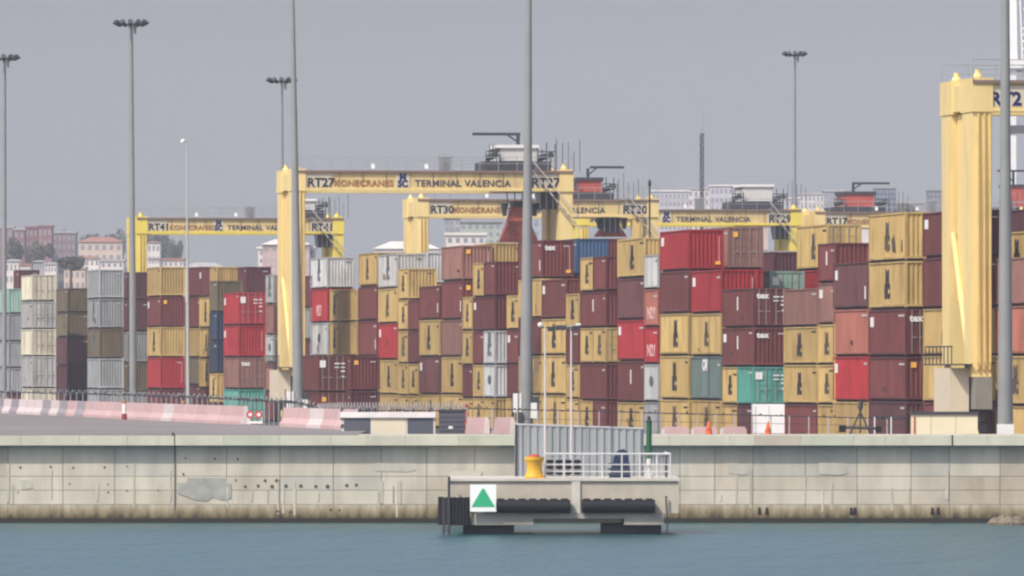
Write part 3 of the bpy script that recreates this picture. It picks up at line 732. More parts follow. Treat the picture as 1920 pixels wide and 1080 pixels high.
# ------------------------------------------------------------------ yard cranes
def rtg(num, xc, s, xr, trolley, label, yel, ytop=None, long_text=True, red=False, arm=None, spreader=None, left_only=False, plate=True, numcol=None, logox=None, termx=None, numx=None, num2=True, V=11.0):
    X_, Y_ = P(xc, s)
    phi = math.atan((xc - 960) / F); c = math.cos(TH + phi) ; sn = math.sin(TH + phi)
    topz = (Zy(ytop, s) if ytop else 24.6) - GZ
    L = (xr - xc) / (s * c)
    U = lambda x, v=0: ((x - xc) / s + v * sn) / c
    ZZ = lambda y: Zy(y, s) - GZ
    t = thing('yard_crane', label, 'crane', (X_, Y_, GZ), TH, 'rubber tyred yard cranes')
    gt = topz; gb = topz - 1.75; W = 1.12
    for v0 in (0, V - 1.3):
        g_ = MB(); g_.box(W * .2, L - W * .2, v0, v0 + 1.2, gb + .25, gt - .18); g_.build('girder', m_ochre, t)
        MB().box(0, L, v0 - .12, v0 + 1.32, gb, gb + .249).build('bottom_flange', yel, t)
        MB().box(0, L, v0 - .25, v0 + 1.45, gt - .179, gt).build('walkway', m_brown, t)
    b = MB()
    for i in range(1, 12): b.box(i * L / 12, i * L / 12 + .06, -.03, -.002, gb + .26, gt - .2)
    b.build('stiffeners', m_brown, t)
    for (nm, u0) in (('l', 0), ('r', L - W)):
        # near and far legs, tapering downward
        for (a0, a1, b0, b1) in ((0, 3.0, .2, 2.3), (V - 3.0, V, V - 2.4, V - .3)):
            MB().hexa([(u0, b0, 4.2), (u0 + W, b0, 4.2), (u0 + W, b1, 4.2), (u0, b1, 4.2), (u0, a0, gb - .02), (u0 + W, a0, gb - .02), (u0 + W, a1, gb - .02), (u0, a1, gb - .02)]).build('leg', yel, t)
        MB().box(u0 + .35, u0 + .95, 3.05, V - 3.05, 8.5, gb - .05).build('side_panel', yel, t)
        for (va, vb) in ((-.15, 3.3), (V - 3.3, V + .15)): MB().box(u0 - .06, u0 + W + .04, va, vb, gb - .019, gt + .12).build('head_box', yel, t)
        MB().box(u0 + .05, u0 + W - .08, 3.302, V - 3.302, gb + .1, gt - .22).build('end_tie', yel, t)
        b = MB(); b.tube((u0 + .2, V - 1.8, 13.5), (u0 + .2, 1.6, 4.6), .17); b.build('brace', yel, t)
        b = MB(); b.box(u0 + .1, u0 + W - .1, -.6, V + .6, 2.4, 4.19); b.build('sill_beam', mat('sill_shade_grey', (.24, .225, .20), .7), t)  # shadow below the legs is put into the sill's dark grey colour
        for vv in (.3, 2.4, V - 2.4, V - .3):
            wh = MB(); wh.tube((u0 + .35, vv, .85), (u0 + W - .35, vv, .85), .85, n=20); wo = wh.build('wheel', m_black, t)
            MB().tube((u0 + .3, vv, .85), (u0 + W - .3, vv, .85), .4, n=12).build('hub', m_yel, wo)
            MB().box(u0 + .36, u0 + W - .36, vv - .3, vv + .3, 1.72, 2.39).build('axle_yoke', m_dsteel, t)
        if nm == 'l':
            MB().box(-1.1, -.02, .9, V - 3.6, 1.9, 4.7).build('machine_cabinet', mat('cabinet_cream', (.66, .57, .42), .6, var=.05), t)
            b = MB(); b.box(-1.2, .0, -.1, V - 1, 4.85, 4.93)
            for q in range(9): b.tube((-1.15, .1 + q * 1.15, 4.93), (-1.15, .1 + q * 1.15, 5.9), .035, n=5)
            b.tube((-1.15, 0, 5.9), (-1.15, V - 1.2, 5.9), .04); b.build('platform', m_dsteel, t)
            b = MB()
            for q in (.28, .62, .95): b.box(q, q + .09, -.16, -.005, 5.0, gb - .1)
            for q in (.28, .62, .95): b.box(q, q + .09, -.02, .18, 4.6, 4.99)
            b.build('cable_ducts', mat('duct_yellow', (.74, .56, .22)), t)
        # lamps on the head box
        for vv in (1.0, V - 2): MB().lathe([(.28, 0), (.3, .12), (.16, .3), (.16, .5)], 10, (u0 + .5, vv, gt + .12)).build('sheave_cover', yel, t)
    # handrail
    b = MB(); zt = gt + 1.15
    for v0 in (-.2, V + .1):
        b.tube((0, v0, zt), (L, v0, zt), .03, n=5); b.tube((0, v0, gt + .6), (L, v0, gt + .6), .022, n=5)
        n = 15
        for i in range(n + 1): b.tube((i * L / n, v0, gt), (i * L / n, v0, zt), .028, n=5)
    b.build('handrail', m_steel, t)
    # electrical cage, floodlights
    ux = L * .52
    b = MB()
    for i in range(6):
        b.tube((ux + i * .24, -.15, gt), (ux + i * .24, -.15, gt + 1.4), .03, n=5)
        b.tube((ux, -.15, gt + .1 + i * .25), (ux + 1.2, -.15, gt + .1 + i * .25), .025, n=5)
    b.box(ux + .1, ux + 1.1, .1, .9, gt, gt + 1.2); b.build('electrical_cage', m_steel, t)
    for q in (.28, .47):
        MB().hexa([(q * L, -.25, gt + .15), (q * L + .3, -.25, gt + .15), (q * L + .3, .1, gt + .3), (q * L, .1, gt + .3), (q * L, -.15, gt + .6), (q * L + .3, -.15, gt + .6), (q * L + .3, .15, gt + .65), (q * L, .15, gt + .65)]).build('floodlight', m_white, t)
    # trolley
    if trolley:
        x0, x1, y0, y1 = trolley
        v0, v1 = 2.2, 7.6
        u0 = U(x0, v0); u1 = U(x1, v0); z0, z1 = ZZ(y1), ZZ(y0)
        mm = m_redp if red else mat('trolley_white', (.62, .60, .56), .6, var=.06, nscale=2)
        bo = MB().box(u0 + .15, u1 - .15, v0, v1, z0 + .3, z1 - .3).build('trolley_house', mm, t)
        MB().box(u0 - .05, u1 + .05, v0 - .2, v1 + .2, z1 - .28, z1).build('roof', m_dsteel if red else m_white, bo)
        b = MB(); b.box(u0, u1, v0 + .02, v1 - .02, z1 - .45, z1 - .281); b.build('eaves', m_dsteel, bo)
        MB().box(u0 - 1.2, u1 + 1.0, v0 - .6, v1 + .6, gt + .02, max(gt + .3, z0 + .25)).build('trolley_frame', m_dsteel, t)
        b = MB()
        for (ca, cb) in ((u0 - 1.1, u0 + .1), (u1 - .1, u1 + 1.4)):
            for i in range(5):
                uu = ca + (cb - ca) * i / 4
                b.tube((uu, v0 - .4, gt), (uu, v0 - .4, z0 + random.uniform(.9, 1.9)), .05, n=6)
            b.tube((ca, v0 - .4, z0 + 1.1), (cb, v0 - .4, z0 + 1.1), .05, n=6)
            b.tube((ca + .1, v0 + .2, z0 + .5), (cb - .1, v0 + .2, z0 + .9), .28, n=10)
        for i in range(5): b.tube((u1 + 1.6 + i * .5, v0, gt), (u1 + 1.6 + i * .5, v0, z1 + random.uniform(-.8, .5)), .03, n=5)
        b.build('trolley_gear', m_dsteel, t)
        # cabin hung below the girders
        cb = MB().hexa([(u1 + .2, 1.8, gb - 1.5), (u1 + 1.5, 1.8, gb - 1.5), (u1 + 1.5, 4.2, gb - 1.5), (u1 + .2, 4.2, gb - 1.5), (u1 + .0, 1.4, gb - .02), (u1 + 1.7, 1.4, gb - .02), (u1 + 1.7, 4.4, gb - .02), (u1, 4.4, gb - .02)]).build('cab', m_glass, t)
        b = MB()
        for uu in (u1 + .0, u1 + .55, u1 + 1.1, u1 + 1.66): b.box(uu, uu + .07, 1.33, 1.41, gb - 1.5, gb - .02)
        b.build('cab_mullions', m_steel, cb)
    if arm:
        xa, xb, ya = arm[0], arm[1], arm[2]
        b = MB(); zA = ZZ(ya); ua, ub = U(xa, 3), U(xb, 3)
        b.box(ua, ub, 2.8, 3.2, zA - .14, zA + .1)
        pu = U(arm[3], 3)
        b.box(pu - .14, pu + .14, 2.85, 3.15, ZZ(trolley[2]), zA - .141)
        b.tube((pu - .9 if ua < pu - 1 else pu + .9, 3, zA - .1), (pu, 3, ZZ(trolley[2]) + .25), .07)
        b.build('service_jib', m_dsteel, t)
    if spreader:
        xa, xb, ya, yb = spreader
        ua, ub = U(xa, 4.5), U(xb, 4.5); zt, zb = ZZ(ya), ZZ(yb); w = ub - ua; cx = (ua + ub) / 2
        so_ = MB().prism([(ua, zb), (ub, zb), (ub - w * .2, zb + (zt - zb) * .55), (ub - w * .32, zt), (ua + w * .32, zt), (ua + w * .2, zb + (zt - zb) * .55)], 'y', 4.0, 5.6).build('spreader', mat('spreader_red', (.42, .11, .08), .6, var=.25, nscale=2, dirt=.5, dirtcol=(.06, .03, .03)), t)
        b = MB()
        for q in (ua + w * .05, ub - w * .05 - .35):
            b.hexa([(q + .1, 3.8, zt - .8), (q + .35, 3.8, zt - .8), (q + .35, 4.6, zt - .8), (q + .1, 4.6, zt - .8), (q - .1, 3.8, zt + .3), (q + .5, 3.8, zt + .3), (q + .5, 4.6, zt + .3), (q - .1, 4.6, zt + .3)])
        b.box(cx - .5, cx + .5, 3.7, 5.8, zt, zt + .5)
        for q in (-.9, -.3, .3, .9): b.tube((cx + q, 4.6, zt), (cx + q * 1.3, 4.6, gt), .05, n=5)
        b.build('headblock', m_dsteel, so_)
    # stair on the right side
    if not left_only:
        b = MB(); ua, ub = L - 3.6, L + .4; za, zb = gt + .9, gb - 2.2
        for dz in (0, -.9):
            b.tube((ua, -.7, za + dz), (ub, -.7, zb + dz), .06, n=6)
        for i in range(10):
            f_ = i / 9; b.box(ua + (ub - ua) * f_ - .12, ua + (ub - ua) * f_ + .12, -.9, -.4, za - .9 + (zb - za) * f_, za - .86 + (zb - za) * f_)
        b.box(ub, ub + .9, -1.0, .2, zb - .95, zb - .88); b.tube((ub, -.9, zb - .9), (ub, -.9, 4), .05, n=6)
        b.build('stair', mat('pale_rail', (.5, .46, .44), .6), t)
        b = MB()
        for i in range(4): b.tube((L - 2 + i * .8, 1 + i, gt), (L - 2 + i * .8, 1 + i, gt + 2 + random.uniform(0, 1.2)), .03, n=5)
        b.build('antennas', m_steel, t)
    # lettering
    zt = gb + .36
    nc = numcol or m_mark
    if plate: MB().box(1.2, 3.45, -.04, -.003, gb + .28, gb + 1.45).build('number_plate', m_plate, t)
    front_text('number', num, 1.05, nc, t, numx or 1.28, -.055, zt, bold=.035)
    if long_text:
        front_text('lettering', 'KONECRANES', .76, m_orange, t, 3.6, -.045, zt + .04, bold=.02, spacing=1.05)
        lx = L * .372
        MB().box(lx - .1, lx + 1.1, -.04, -.003, gb + .28, gb + 1.5).build('logo_plate', m_plate, t)
        front_text('logo', 'M\nSC', .78, m_navy, t, lx + .5, -.055, gb + .36, bold=.06, sx=.95, align='CENTER')
        front_text('lettering', 'TERMINAL VALENCIA', .80, mat('dark_grey_lettering', (.07, .065, .09)), t, L * .436, -.045, zt + .04, bold=.015, sx=1.03, spacing=1.05)
        if num2:
            MB().box(L - 3.7, L - 1.3, -.04, -.003, gb + .28, gb + 1.45).build('number_plate', m_plate, t)
            front_text('number', num, 1.12, nc, t, L - 3.6, -.055, zt, bold=.035)
    return t

rtg('RT27', 548, 22.0, 1076, (936, 1012, 269, 306), 'large yellow yard crane marked RT27 spanning the picture centre', m_yel,
    arm=(888, 978, 248, 974), spreader=(940, 1012, 385, 452), ytop=319)
rtg('RT21', 1823, 33.6, 2600, None, 'tall pale yellow crane leg marked RT21 at the right edge', m_yel, ytop=150, long_text=False, left_only=True, numcol=m_navy, numx=1.0, V=9.4)
rtg('RT30', 783, 18.9, 1236, (1083, 1132, 331, 364), 'yellow yard crane marked RT30 seen behind the centre crane', m_yel, ytop=373, red=True,
    arm=(1108, 1172, 311, 1104), spreader=(1118, 1178, 412, 442))
rtg('RT41', 257, 16.9, 645, (560, 594, 371, 397), 'small distant yellow yard crane marked RT41 left of the picture', m_yel2, ytop=408)
rtg('RT29', 1086, 17.1, 1503, (1392, 1452, 344, 381), 'distant yard crane marked RT29 with a white trolley house', m_yel2, ytop=392)
rtg('RT17', 1528, 17.0, 1930, (1582, 1642, 358, 392), 'distant yard crane marked RT17 with an orange red trolley house', m_yel, ytop=397, red=True, arm=(1598, 1668, 342, 1600), num2=False)
rtg('RT16', 1872, 16.0, 2280, (1890, 1935, 345, 392), 'distant yard crane behind the rightmost mast', m_yel, ytop=398, red=True, arm=(1870, 1930, 319, 1900), long_text=False, left_only=True)

# ------------------------------------------------------------------ masts and poles
def mast(x, s, ytop, r0, r1, label, crown='ring', boxes=False, tilt=0, base=None, lampw=1.35, group='tall floodlight masts'):
    X_, Y_ = P(x, s); h = Zy(ytop, s) - GZ
    t = thing('light_mast', label, 'mast', (X_, Y_, GZ), 0, group)
    t.rotation_euler = (0, tilt, 0)
    m = mat('mast_grey', (.27, .275, .27), .55, .1, var=.10, nscale=.4)
    MB().tube((0, 0, 0), (0, 0, h - .3), r0, r1, 20).build('pole', m, t)
    if crown == 'ring':
        b = MB(); b.lathe([(.35, h - .5), (.55, h - .35), (.55, h - .2), (.3, h)], 12); b.tube((.35, 0, h - 1.2), (.35, 0, h - .4), .12); b.build('crown_hub', m, t)
        for k in range(12):
            a = 2 * math.pi * k / 12
            ca, sa = math.cos(a), math.sin(a); w = lampw
            bb = MB()
            bb.tube((.4 * ca, .4 * sa, h - .4), (w * .75 * ca, w * .75 * sa, h - .28), .05, n=5)
            p0 = Vector((w * .7 * ca, w * .7 * sa, h - .45)); p1 = Vector((w * 1.05 * ca, w * 1.05 * sa, h - .12))
            bb.tube(p0, p1, .16, .24, 6)
            bb.build('floodlight', m_dsteel, t)
    if boxes:
        bb = MB(); bb.box(-.85, -.3, -.4, .3, 1.9, 3.1).box(.3, .7, -.5, .2, 1.5, 2.5); bb.build('control_box', m_white, t)
        bb = MB(); bb.box(.3, .8, -.45, -.1, 2.0, 2.9).box(-.7, -.2, -.6, -.3, 1.3, 1.85)
        for q in (-.9, -.5, .4, .8): bb.tube((q, -.4, 0), (q, -.4, 3.3), .04, n=5)
        bb.build('switchgear', m_dsteel, t)
    if base: MB().box(-base, base, -base, base, 0, 1.75).build('plinth', m_white, t)
    return t
mast(8, 20.0, 103, .24, .17, 'tall floodlight mast at the left picture edge')
mast(250, 21.8, 38, .34, .17, 'tall floodlight mast left of the distant RT41 crane', tilt=R(-.35), lampw=1.4)
mast(531, 18.4, 146, .22, .13, 'slender floodlight mast rising behind the left crane leg', tilt=R(-.25), lampw=1.45)
mast(560, 26.0, -120, .42, .10, 'thick plain mast passing in front of the left crane leg', boxes=True, tilt=R(-.8))
mast(986, 29.0, -160, .46, .12, 'thick plain mast in the picture centre with control boxes at its foot', boxes=True, tilt=R(.4))
mast(1490, 16.6, 97, .20, .14, 'distant floodlight mast against open sky on the right', lampw=1.3)
mast(1885, 36.0, -290, .42, .15, 'thick plain mast at the right edge on a white plinth', base=.42)
def lamp_post():
    s = 23.0; X_, Y_ = P(353, s); h = Zy(265, s) - GZ
    t = thing('lamp_post', 'thin pale lamp post with small white head left of the red containers', 'lamp post', (X_, Y_, GZ)); t.rotation_euler = (0, R(-.3), 0)
    MB().tube((0, 0, 0), (0, 0, h), .15, .06, 12).build('pole', mat('post_pale', (.46, .46, .42), .5), t)
    MB().tube((0, 0, h - .1), (-.35, 0, h - .05), .04).build('arm', m_steel, t)
    MB().lathe([(.05, -.15), (.2, -.1), (.22, .08), (.1, .18)], 12, (-.3, 0, h)).build('head', m_white, t)
lamp_post()
def antenna():
    s = 15.0; X_, Y_ = P(1316, s); h = Zy(205, s) - GZ
    t = thing('antenna_mast', 'lattice antenna mast rising above the distant city', 'antenna', (X_, Y_, GZ))
    b = MB()
    for (a, c) in ((-.2, -.2), (.2, -.2), (0, .2)): b.tube((a, c, 0), (a, c, h - 3), .07, n=5)
    for i in range(40): b.tube((-.2, -.2, i * (h - 3) / 40), (.2, -.2, (i + 1) * (h - 3) / 40), .045, n=4)
    b.build('lattice', m_dsteel, t)
    MB().tube((0, 0, h - 3), (0, 0, h), .09, .03).build('whip', m_steel, t)
    MB().box(-.15, .15, -.1, .1, h - 2.8, h - 2.3).build('aerial', m_steel, t)
antenna()
t = thing('signal_pole', 'thin dark pole standing beside the right leg of the RT30 crane', 'pole', (*P(1218, 21), GZ))
hh = Zy(336, 21) - GZ
MB().tube((0, 0, 0), (0, 0, hh - .6), .11, .08).build('pole', m_dsteel, t)
MB().lathe([(.14, hh - .6), (.16, hh - .3), (.06, hh)], 10).build('beacon', m_dsteel, t)

# ------------------------------------------------------------------ barriers
def barrier_meshes(L, m, m2):
    w, h = .62, 1.08
    prof = [(-w/2, 0), (w/2, 0), (w/2, .18), (w*.22, .5), (w*.15, h), (-w*.15, h), (-w*.22, .5), (-w/2, .18)]
    b = MB(); b.prism(prof, 'y', 0, L)
    e = MB(); e.prism([(-w*.5-.01, .02), (-w/2-.01, .18), (-w*.22-.01, .5), (-w*.15-.01, h+.01), (w*.15+.01, h+.01), (w*.22+.01, .5), (w/2+.01, .18), (w*.5+.01, .02)], 'y', -.02, .07)
    e2 = MB(); e2.prism([(-w*.5-.012, .02), (-w/2-.012, .18), (-w*.22-.012, .5), (-w*.15-.012, h+.012), (w*.15+.012, h+.012), (w*.22+.012, .5), (w/2+.012, .18), (w*.5+.012, .02)], 'y', L*.45, L*.55)
    return b.mesh('block', m), e.mesh('end_band', m2), e2.mesh('centre_band', m2)
m_bp = mat('barrier_pink', (.58, .39, .375), .6, var=.08, nscale=2, rand=.06)
m_bw = mat('barrier_white', (.64, .56, .54), .6, var=.08, nscale=2, rand=.06)
m_bg = mat('barrier_grey', (.30, .27, .29), .8, var=.15, nscale=2, rand=.06)
BL = 6.6
BMs = [barrier_meshes(BL, m_bp, m_bw), barrier_meshes(BL, m_bw, m_bp), barrier_meshes(BL, m_bg, m_bp)]
bang = math.atan2(-(bx1 - bx0), by1 - by0)
blen = math.hypot(bx1 - bx0, by1 - by0)
nb = int(blen / 6.75)
gaps = {int(nb * .075), int(nb * .12), int(nb*.16)}
lab_b = {0: 'pink', 1: 'white', 2: 'grey'}
for i in range(nb):
    f_ = (i + .2) / nb
    X_ = bx0 + (bx1 - bx0) * f_; Y_ = by0 + (by1 - by0) * f_
    xp = 960 + F * X_ / Y_
    if 468 < xp < 522: continue
    if xp > 180: k = 0 if random.random() < .85 else 1
    else: k = random.choice([2, 2, 0, 1])
    t = thing('road_barrier', '%s road barrier, number %d from the near end of the left barrier line' % (lab_b[k], i + 1), 'barrier', (X_ + .5, Y_, DZ), bang, 'road barriers lining the quay road')
    t['label'] = '%s road barrier in the long line at the left beside the quay road' % lab_b[k]
    for me, nm in zip(BMs[k][:2], ('block', 'end_band')): link(nm, me, t)
# barriers behind the wall next to the kiosk
for (x0, x1, lab) in ((872, 918, 'pink road barrier directly right of the dark grey shutter box'), (924, 966, 'pink road barrier beside the corrugated screen on top of the quay')):
    s = 37.4; L = (x1 - x0) / s
    X_, Y_ = P(x0, s)
    w, h = .6, .82
    t = thing('road_barrier', lab, 'barrier', (X_, Y_ - 1, DZ - .02), 0, 'road barriers behind the quay wall cap')
    MB().prism([(0, 0), (L, 0), (L - .02 if x0 < 900 else L, h * .8), (L - .14, h), (.12, h)], 'y', 0, .5).build('block', m_bp, t)
    MB().prism([(L - .3, 0), (L + .01, 0), (L - .02, h * .8), (L - .12, h + .01), (L - .22, h + .01)], 'y', -.02, .52).build('end_band', m_bw, t)
for (x0, x1) in ((1240, 1292), (1296, 1345), (1350, 1400)):
    s = 36; L = (x1 - x0) / s; X_, Y_ = P(x0, s)
    t = thing('road_barrier', 'low pinkish barrier %s barely above the quay wall right of the green post' % {1240: 'nearest,', 1296: 'second,', 1350: 'third,'}[x0], 'barrier', (X_, Y_, GZ), 0, 'low barriers right of the green post')
    MB().prism([(0, 0), (L, 0), (L, 1.45), (L - .1, 1.62), (.1, 1.62), (0, 1.45)], 'y', 0, .5).build('block', m_bp, t)
    MB().box(-.01, .18, -.02, .52, 0, 1.5).build('end_band', m_bw, t)
# red and white marker posts
def marker(x, s, lab):
    X_, Y_ = P(x, s)
    t = thing('marker_post', lab, 'post', (X_, Y_, DZ))
    m_r = mat('marker_red', (.25, .04, .04), .6)
    MB().lathe([(.17, 0), (.17, .35), (.12, .4)], 12).build('base', m_r, t)
    MB().lathe([(.12, .4), (.13, .9), (.12, 1.05)], 12).build('shaft', m_white, t)
    MB().lathe([(.14, 1.05), (.15, 1.2), (.08, 1.28)], 12).build('cap', mat('marker_ochre', (.35, .2, .1)), t)
marker(233, 29.0, 'red and white hydrant post before the barriers below the left mast')
marker(344, 30.0, 'red based post before the barriers below the thin lamp post')
def reflector(x, s, lab):
    X_, Y_ = P(x, s)
    t = thing('warning_trestle', lab, 'trestle', (X_, Y_, DZ))
    m_r = mat('reflector_red', (.55, .05, .05), .6)
    MB().box(-.45, .45, -.04, .04, .1, .25).box(-.42, -.36, -.03, .03, .25, .8).box(.36, .42, -.03, .03, .25, .8).build('frame', m_white, t)
    for q in (-.27, .22):
        b = MB(); b.tube((q, -.05, .62), (q, .05, .62), .22, n=16); o = b.build('red_disc', m_r, t)
        MB().tube((q, -.07, .62), (q, .07, .62), .11, n=12).build('white_centre', m_white, o)
reflector(478, 32.5, 'white trestle with two red ringed discs in the barrier gap')

# ------------------------------------------------------------------ fences
def fence(pts, label, spacing, mm, coil=False, cant=True):
    """pts: (x px, s, ytop)"""
    t = thing('wire_fence', label, 'fence', (0, 0, 0))
    W = [(Vector((*P(x, s), GZ)), Vector((*P(x, s), Zy(y, s)))) for (x, s, y) in pts]
    posts = 0
    wires = MB(); mesh = MB()
    for (a0, a1), (b0, b1) in zip(W[:-1], W[1:]):
        L = (b0 - a0).length; n = max(1, int(L / spacing))
        for i in range(n):
            f_ = i / n; p0 = a0.lerp(b0, f_); p1 = a1.lerp(b1, f_)
            if posts < 95:
                pb = MB(); pb.tube(p0, p1, .04, n=6)
                if cant: pb.tube(p1, p1 + Vector((-.18, -.1, .28)), .03, n=5); pb.tube(p1, p1 + Vector((.18, .1, .28)), .03, n=5)
                pb.build('fence_post', mm, t)
                posts += 1
        for k, q in enumerate((.02, .3, .55, .8, 1.0)):
            wires.tube(a0.lerp(a1, q), b0.lerp(b1, q), .012 if 0 < k < 4 else .03, n=4)
        # barbed strands with small knots
        m_ = max(2, int(L / .28))
        for j in range(m_):
            p = a1.lerp(b1, (j + .5) / m_) + Vector((0, 0, random.uniform(-.04, .1)))
            if random.random() < .6: wires.box(p.x - .05, p.x + .05, p.y - .04, p.y + .04, p.z - .03, p.z + random.uniform(.02, .08))
        if coil:
            turns = int(L / .42); N = turns * 10; prev = None
            e = (b1 - a1).normalized()
            for j in range(N + 1):
                a = 2 * math.pi * j / 10; p = a1.lerp(b1, j / N) + Vector((0, 0, .22)) + Vector((0, .2 * math.cos(a), .24 * math.sin(a)))
                if prev is not None: mesh.tube(prev, p, .022, n=4, cap=False)
                prev = p
    wires.build('wires', m_dsteel, t)
    if coil: mesh.build('razor_coil', mat('razor_wire', (.5, .47, .45), .5, .3), t)
m_post = mat('fence_post_pale', (.50, .44, .43), .6, .1)
fence([(-20, 24.5, 735), (240, 27, 741), (420, 29.5, 748), (560, 32, 756), (600, 33, 768)], 'long wire fence behind the left barrier line', 3.0, m_steel)
fence([(596, 33.6, 772), (640, 34, 770), (875, 35, 770)], 'fence topped with razor coil behind the white kiosk', 1.0, m_post, coil=True)
fence([(876, 35, 766), (970, 35, 768), (1200, 35, 773)], 'wire fence right of the dark shutter box', .95, m_post, cant=False)
fence([(1204, 35, 774), (1480, 35, 780), (1700, 35, 786)], 'barbed wire fence between the green post and the cream cabin', .95, m_post, cant=False)
fence([(1640, 35.5, 782), (1702, 35.5, 782)], 'short pale gate frame left of the cream cabin', .8, m_white, cant=False)
fence([(1840, 33, 770), (1960, 33, 772)], 'fence around the foot of the rightmost mast', 1.2, m_steel, cant=False)

# ------------------------------------------------------------------ kiosks, cabins, cones
def kiosk():
    s = 36.0; X_, Y_ = P(640, s); W = 176 / s; top = Zy(773, s)
    t = thing('kiosk', 'white flat roofed kiosk with two dark panels behind the quay wall', 'kiosk', (X_, Y_, GZ))
    H = top - GZ
    MB().box(0, W, 0, 3, 0, H - .28).build('wall', mat('kiosk_white', (.74, .70, .66), .6, var=.04), t)
    MB().box(-.05, W + .02, -.15, 3.1, H - .28, H).build('roof', mat('roof_white', (.78, .74, .71)), t)
    for (a, c) in ((645, 694), (764, 812)):
        o = MB().box((a - 640) / s, (c - 640) / s, -.04, -.002, .6, Zy(784, s) - GZ).build('shutter', mat('slate_panel', (.10, .105, .125), .5, var=.05), t)
    MB().box((697 - 640) / s, (761 - 640) / s, -.03, -.003, .3, Zy(780, s) - GZ).build('cream_panel', mat('cream_panel', (.74, .66, .50), .6, var=.03), t)
    hz = mat('hazard_dark', (.05, .045, .05))
    b = MB()
    for i in range(5): b.prism([(-.03, .7 + i * .42), (.1, .78 + i * .42), (.1, .95 + i * .42), (-.03, .87 + i * .42)], 'y', -.06, -.003)
    b.build('hazard_stripes', hz, t)
    s = 36.0; X_, Y_ = P(823, s); W = 49 / s; H = Zy(768, s) - GZ
    t = thing('shutter_box', 'dark grey shutter cabinet with small white notice beside the kiosk', 'cabinet', (X_, Y_, GZ))
    b = MB(); b.box(0, W, 0, 2.6, 0, H - .1)
    for i in range(9): b.box(.03, W - .03, -.03, -.002, .2 + i * .24, .38 + i * .24)
    b.build('body', mat('slate_cabinet', (.10, .10, .12), .5, var=.08), t)
    MB().box(-.03, W + .03, -.06, 2.62, H - .1, H).build('roof', m_dsteel, t)
    MB().box(.5, .72, -.05, -.032, Zy(804, s) - GZ, Zy(799, s) - GZ).build('notice', m_white, t)
    b = MB()
    for i in range(5): b.prism([(W - .02, .9 + i * .42), (W + .09, .98 + i * .42), (W + .09, 1.2 + i * .42), (W - .02, 1.1 + i * .42)], 'y', -.05, -.02)
    b.build('hazard_stripes', m_redp, t)
kiosk()
def cabin(x0, x1, yt, s, m, label, roofm, ytr):
    X_, Y_ = P(x0, s); W = (x1 - x0) / s; H = Zy(yt, s) - GZ
    t = thing('site_cabin', label, 'cabin', (X_, Y_, GZ))
    b = MB(); b.box(0, W, 0, 2.4, 0, H)
    b.build('wall', m, t)
    MB().box(-.08, W + .05, -.1, 2.5, H + .001, Zy(ytr, s) - GZ).build('roof', roofm, t)
    MB().box(W * .28, W * .28 + .03, -.01, -.001, .1, H - .05).box(W * .66, W * .66 + .03, -.01, -.001, .1, H - .05).build('panel_joint', mat('joint_tan', (.5, .4, .25)), t)
    MB().box(.06, .16, -.03, -.002, .6, H - .1).build('downpipe', m_redp, t)
    return t
cabin(1711, 1833, 777, 35.8, mat('cabin_cream', (.82, .73, .50), .6, var=.03), 'long cream site cabin with dark roof near the right crane leg', m_dsteel, 772)
def white_van():
    s = 33.5; X_, Y_ = P(1413, s); W = 58 / s; H = Zy(758, s) - GZ
    t = thing('box_truck', 'white box truck body behind the fence below the teal doors', 'truck', (X_, Y_, GZ))
    MB().box(0, W, 0, 4.5, .7, H).build('box_body', mat('truck_white', (.85, .83, .80), .5, var=.03), t)
    MB().box(W / 2 - .012, W / 2 + .012, -.012, -.001, .75, H - .1).box(.1, .13, -.02, -.001, .75, H - .1).build('door_seam', m_steel, t)
    MB().box(.05, W - .05, .1, 5.2, .45, .69).build('chassis', m_dsteel, t)
    for q in (.12, W - .42):
        for v in (.6, 3.6): MB().tube((q, v, .42), (q + .3, v, .42), .42, n=16).build('wheel', m_black, t)
    MB().box(.05, W - .05, 4.55, 6.0, .7, 2.3).build('truck_cab', mat('truck_white', (.8, .8, .8)), t)
white_van()
def cone(x, s, ztop, lab):
    X_, Y_ = P(x, s)
    zt = Zy(ztop, s)
    t = thing('traffic_cone', lab, 'cone', (X_, Y_ , zt - .9))
    mo = mat('cone_orange', (.75, .14, .03), .6)
    MB().lathe([(.2, .05), (.17, .3), (.1, .62), (.04, .9)], 14).build('cone', mo, t)
    MB().lathe([(.155, .4), (.118, .56)], 14).build('band', mat('cone_red_band', (.5, .08, .03)), t)
    MB().box(-.24, .24, -.24, .24, 0, .05).build('base', mo, t)
    return zt - .9
for (x, zt, lab) in ((1329, 789, 'orange traffic cone on a block right of the green post'), (1440, 791, 'orange traffic cone in front of the white truck')):
    z = cone(x, 37.8, zt, lab)
    X_, Y_ = P(x, 37.8)
    tb = MB().box(X_ - .4, X_ + .4, Y_ - .3, Y_ + .3, DZ - .02, z - .002).build('concrete_block', m_conc)
    tag(tb, 'low concrete block under the ' + ('left' if x < 1400 else 'right') + ' orange cone', 'block')
# low weeds and scaffolding behind the wall on the right
t = thing('pipe_trestle', 'small bent pipe trestle standing behind the wall by the tan containers', 'trestle', (*P(1613, 36.2), GZ))
b = MB()
for (a, c) in ((-.5, .4), (0, 0), (.5, -.4)): b.tube((a, 0, 1.3), (c * .3, 0, 2.7), .05, n=6)
b.tube((-.8, 0, 1.6), (.8, 0, 1.55), .07); b.tube((0, 0, 2.5), (.05, 0, 3.0), .1); b.tube((-.7, 0, 0), (-.5, 0, 1.4), .05); b.tube((.7, 0, 0), (.5, 0, 1.4), .05)
b.build('frame', m_dsteel, t)
MB().box(-1.1, -.75, -.1, .2, 1.35, 1.7).box(.8, 1.1, -.1, .2, 1.35, 1.65).build('clamps', m_black, t)

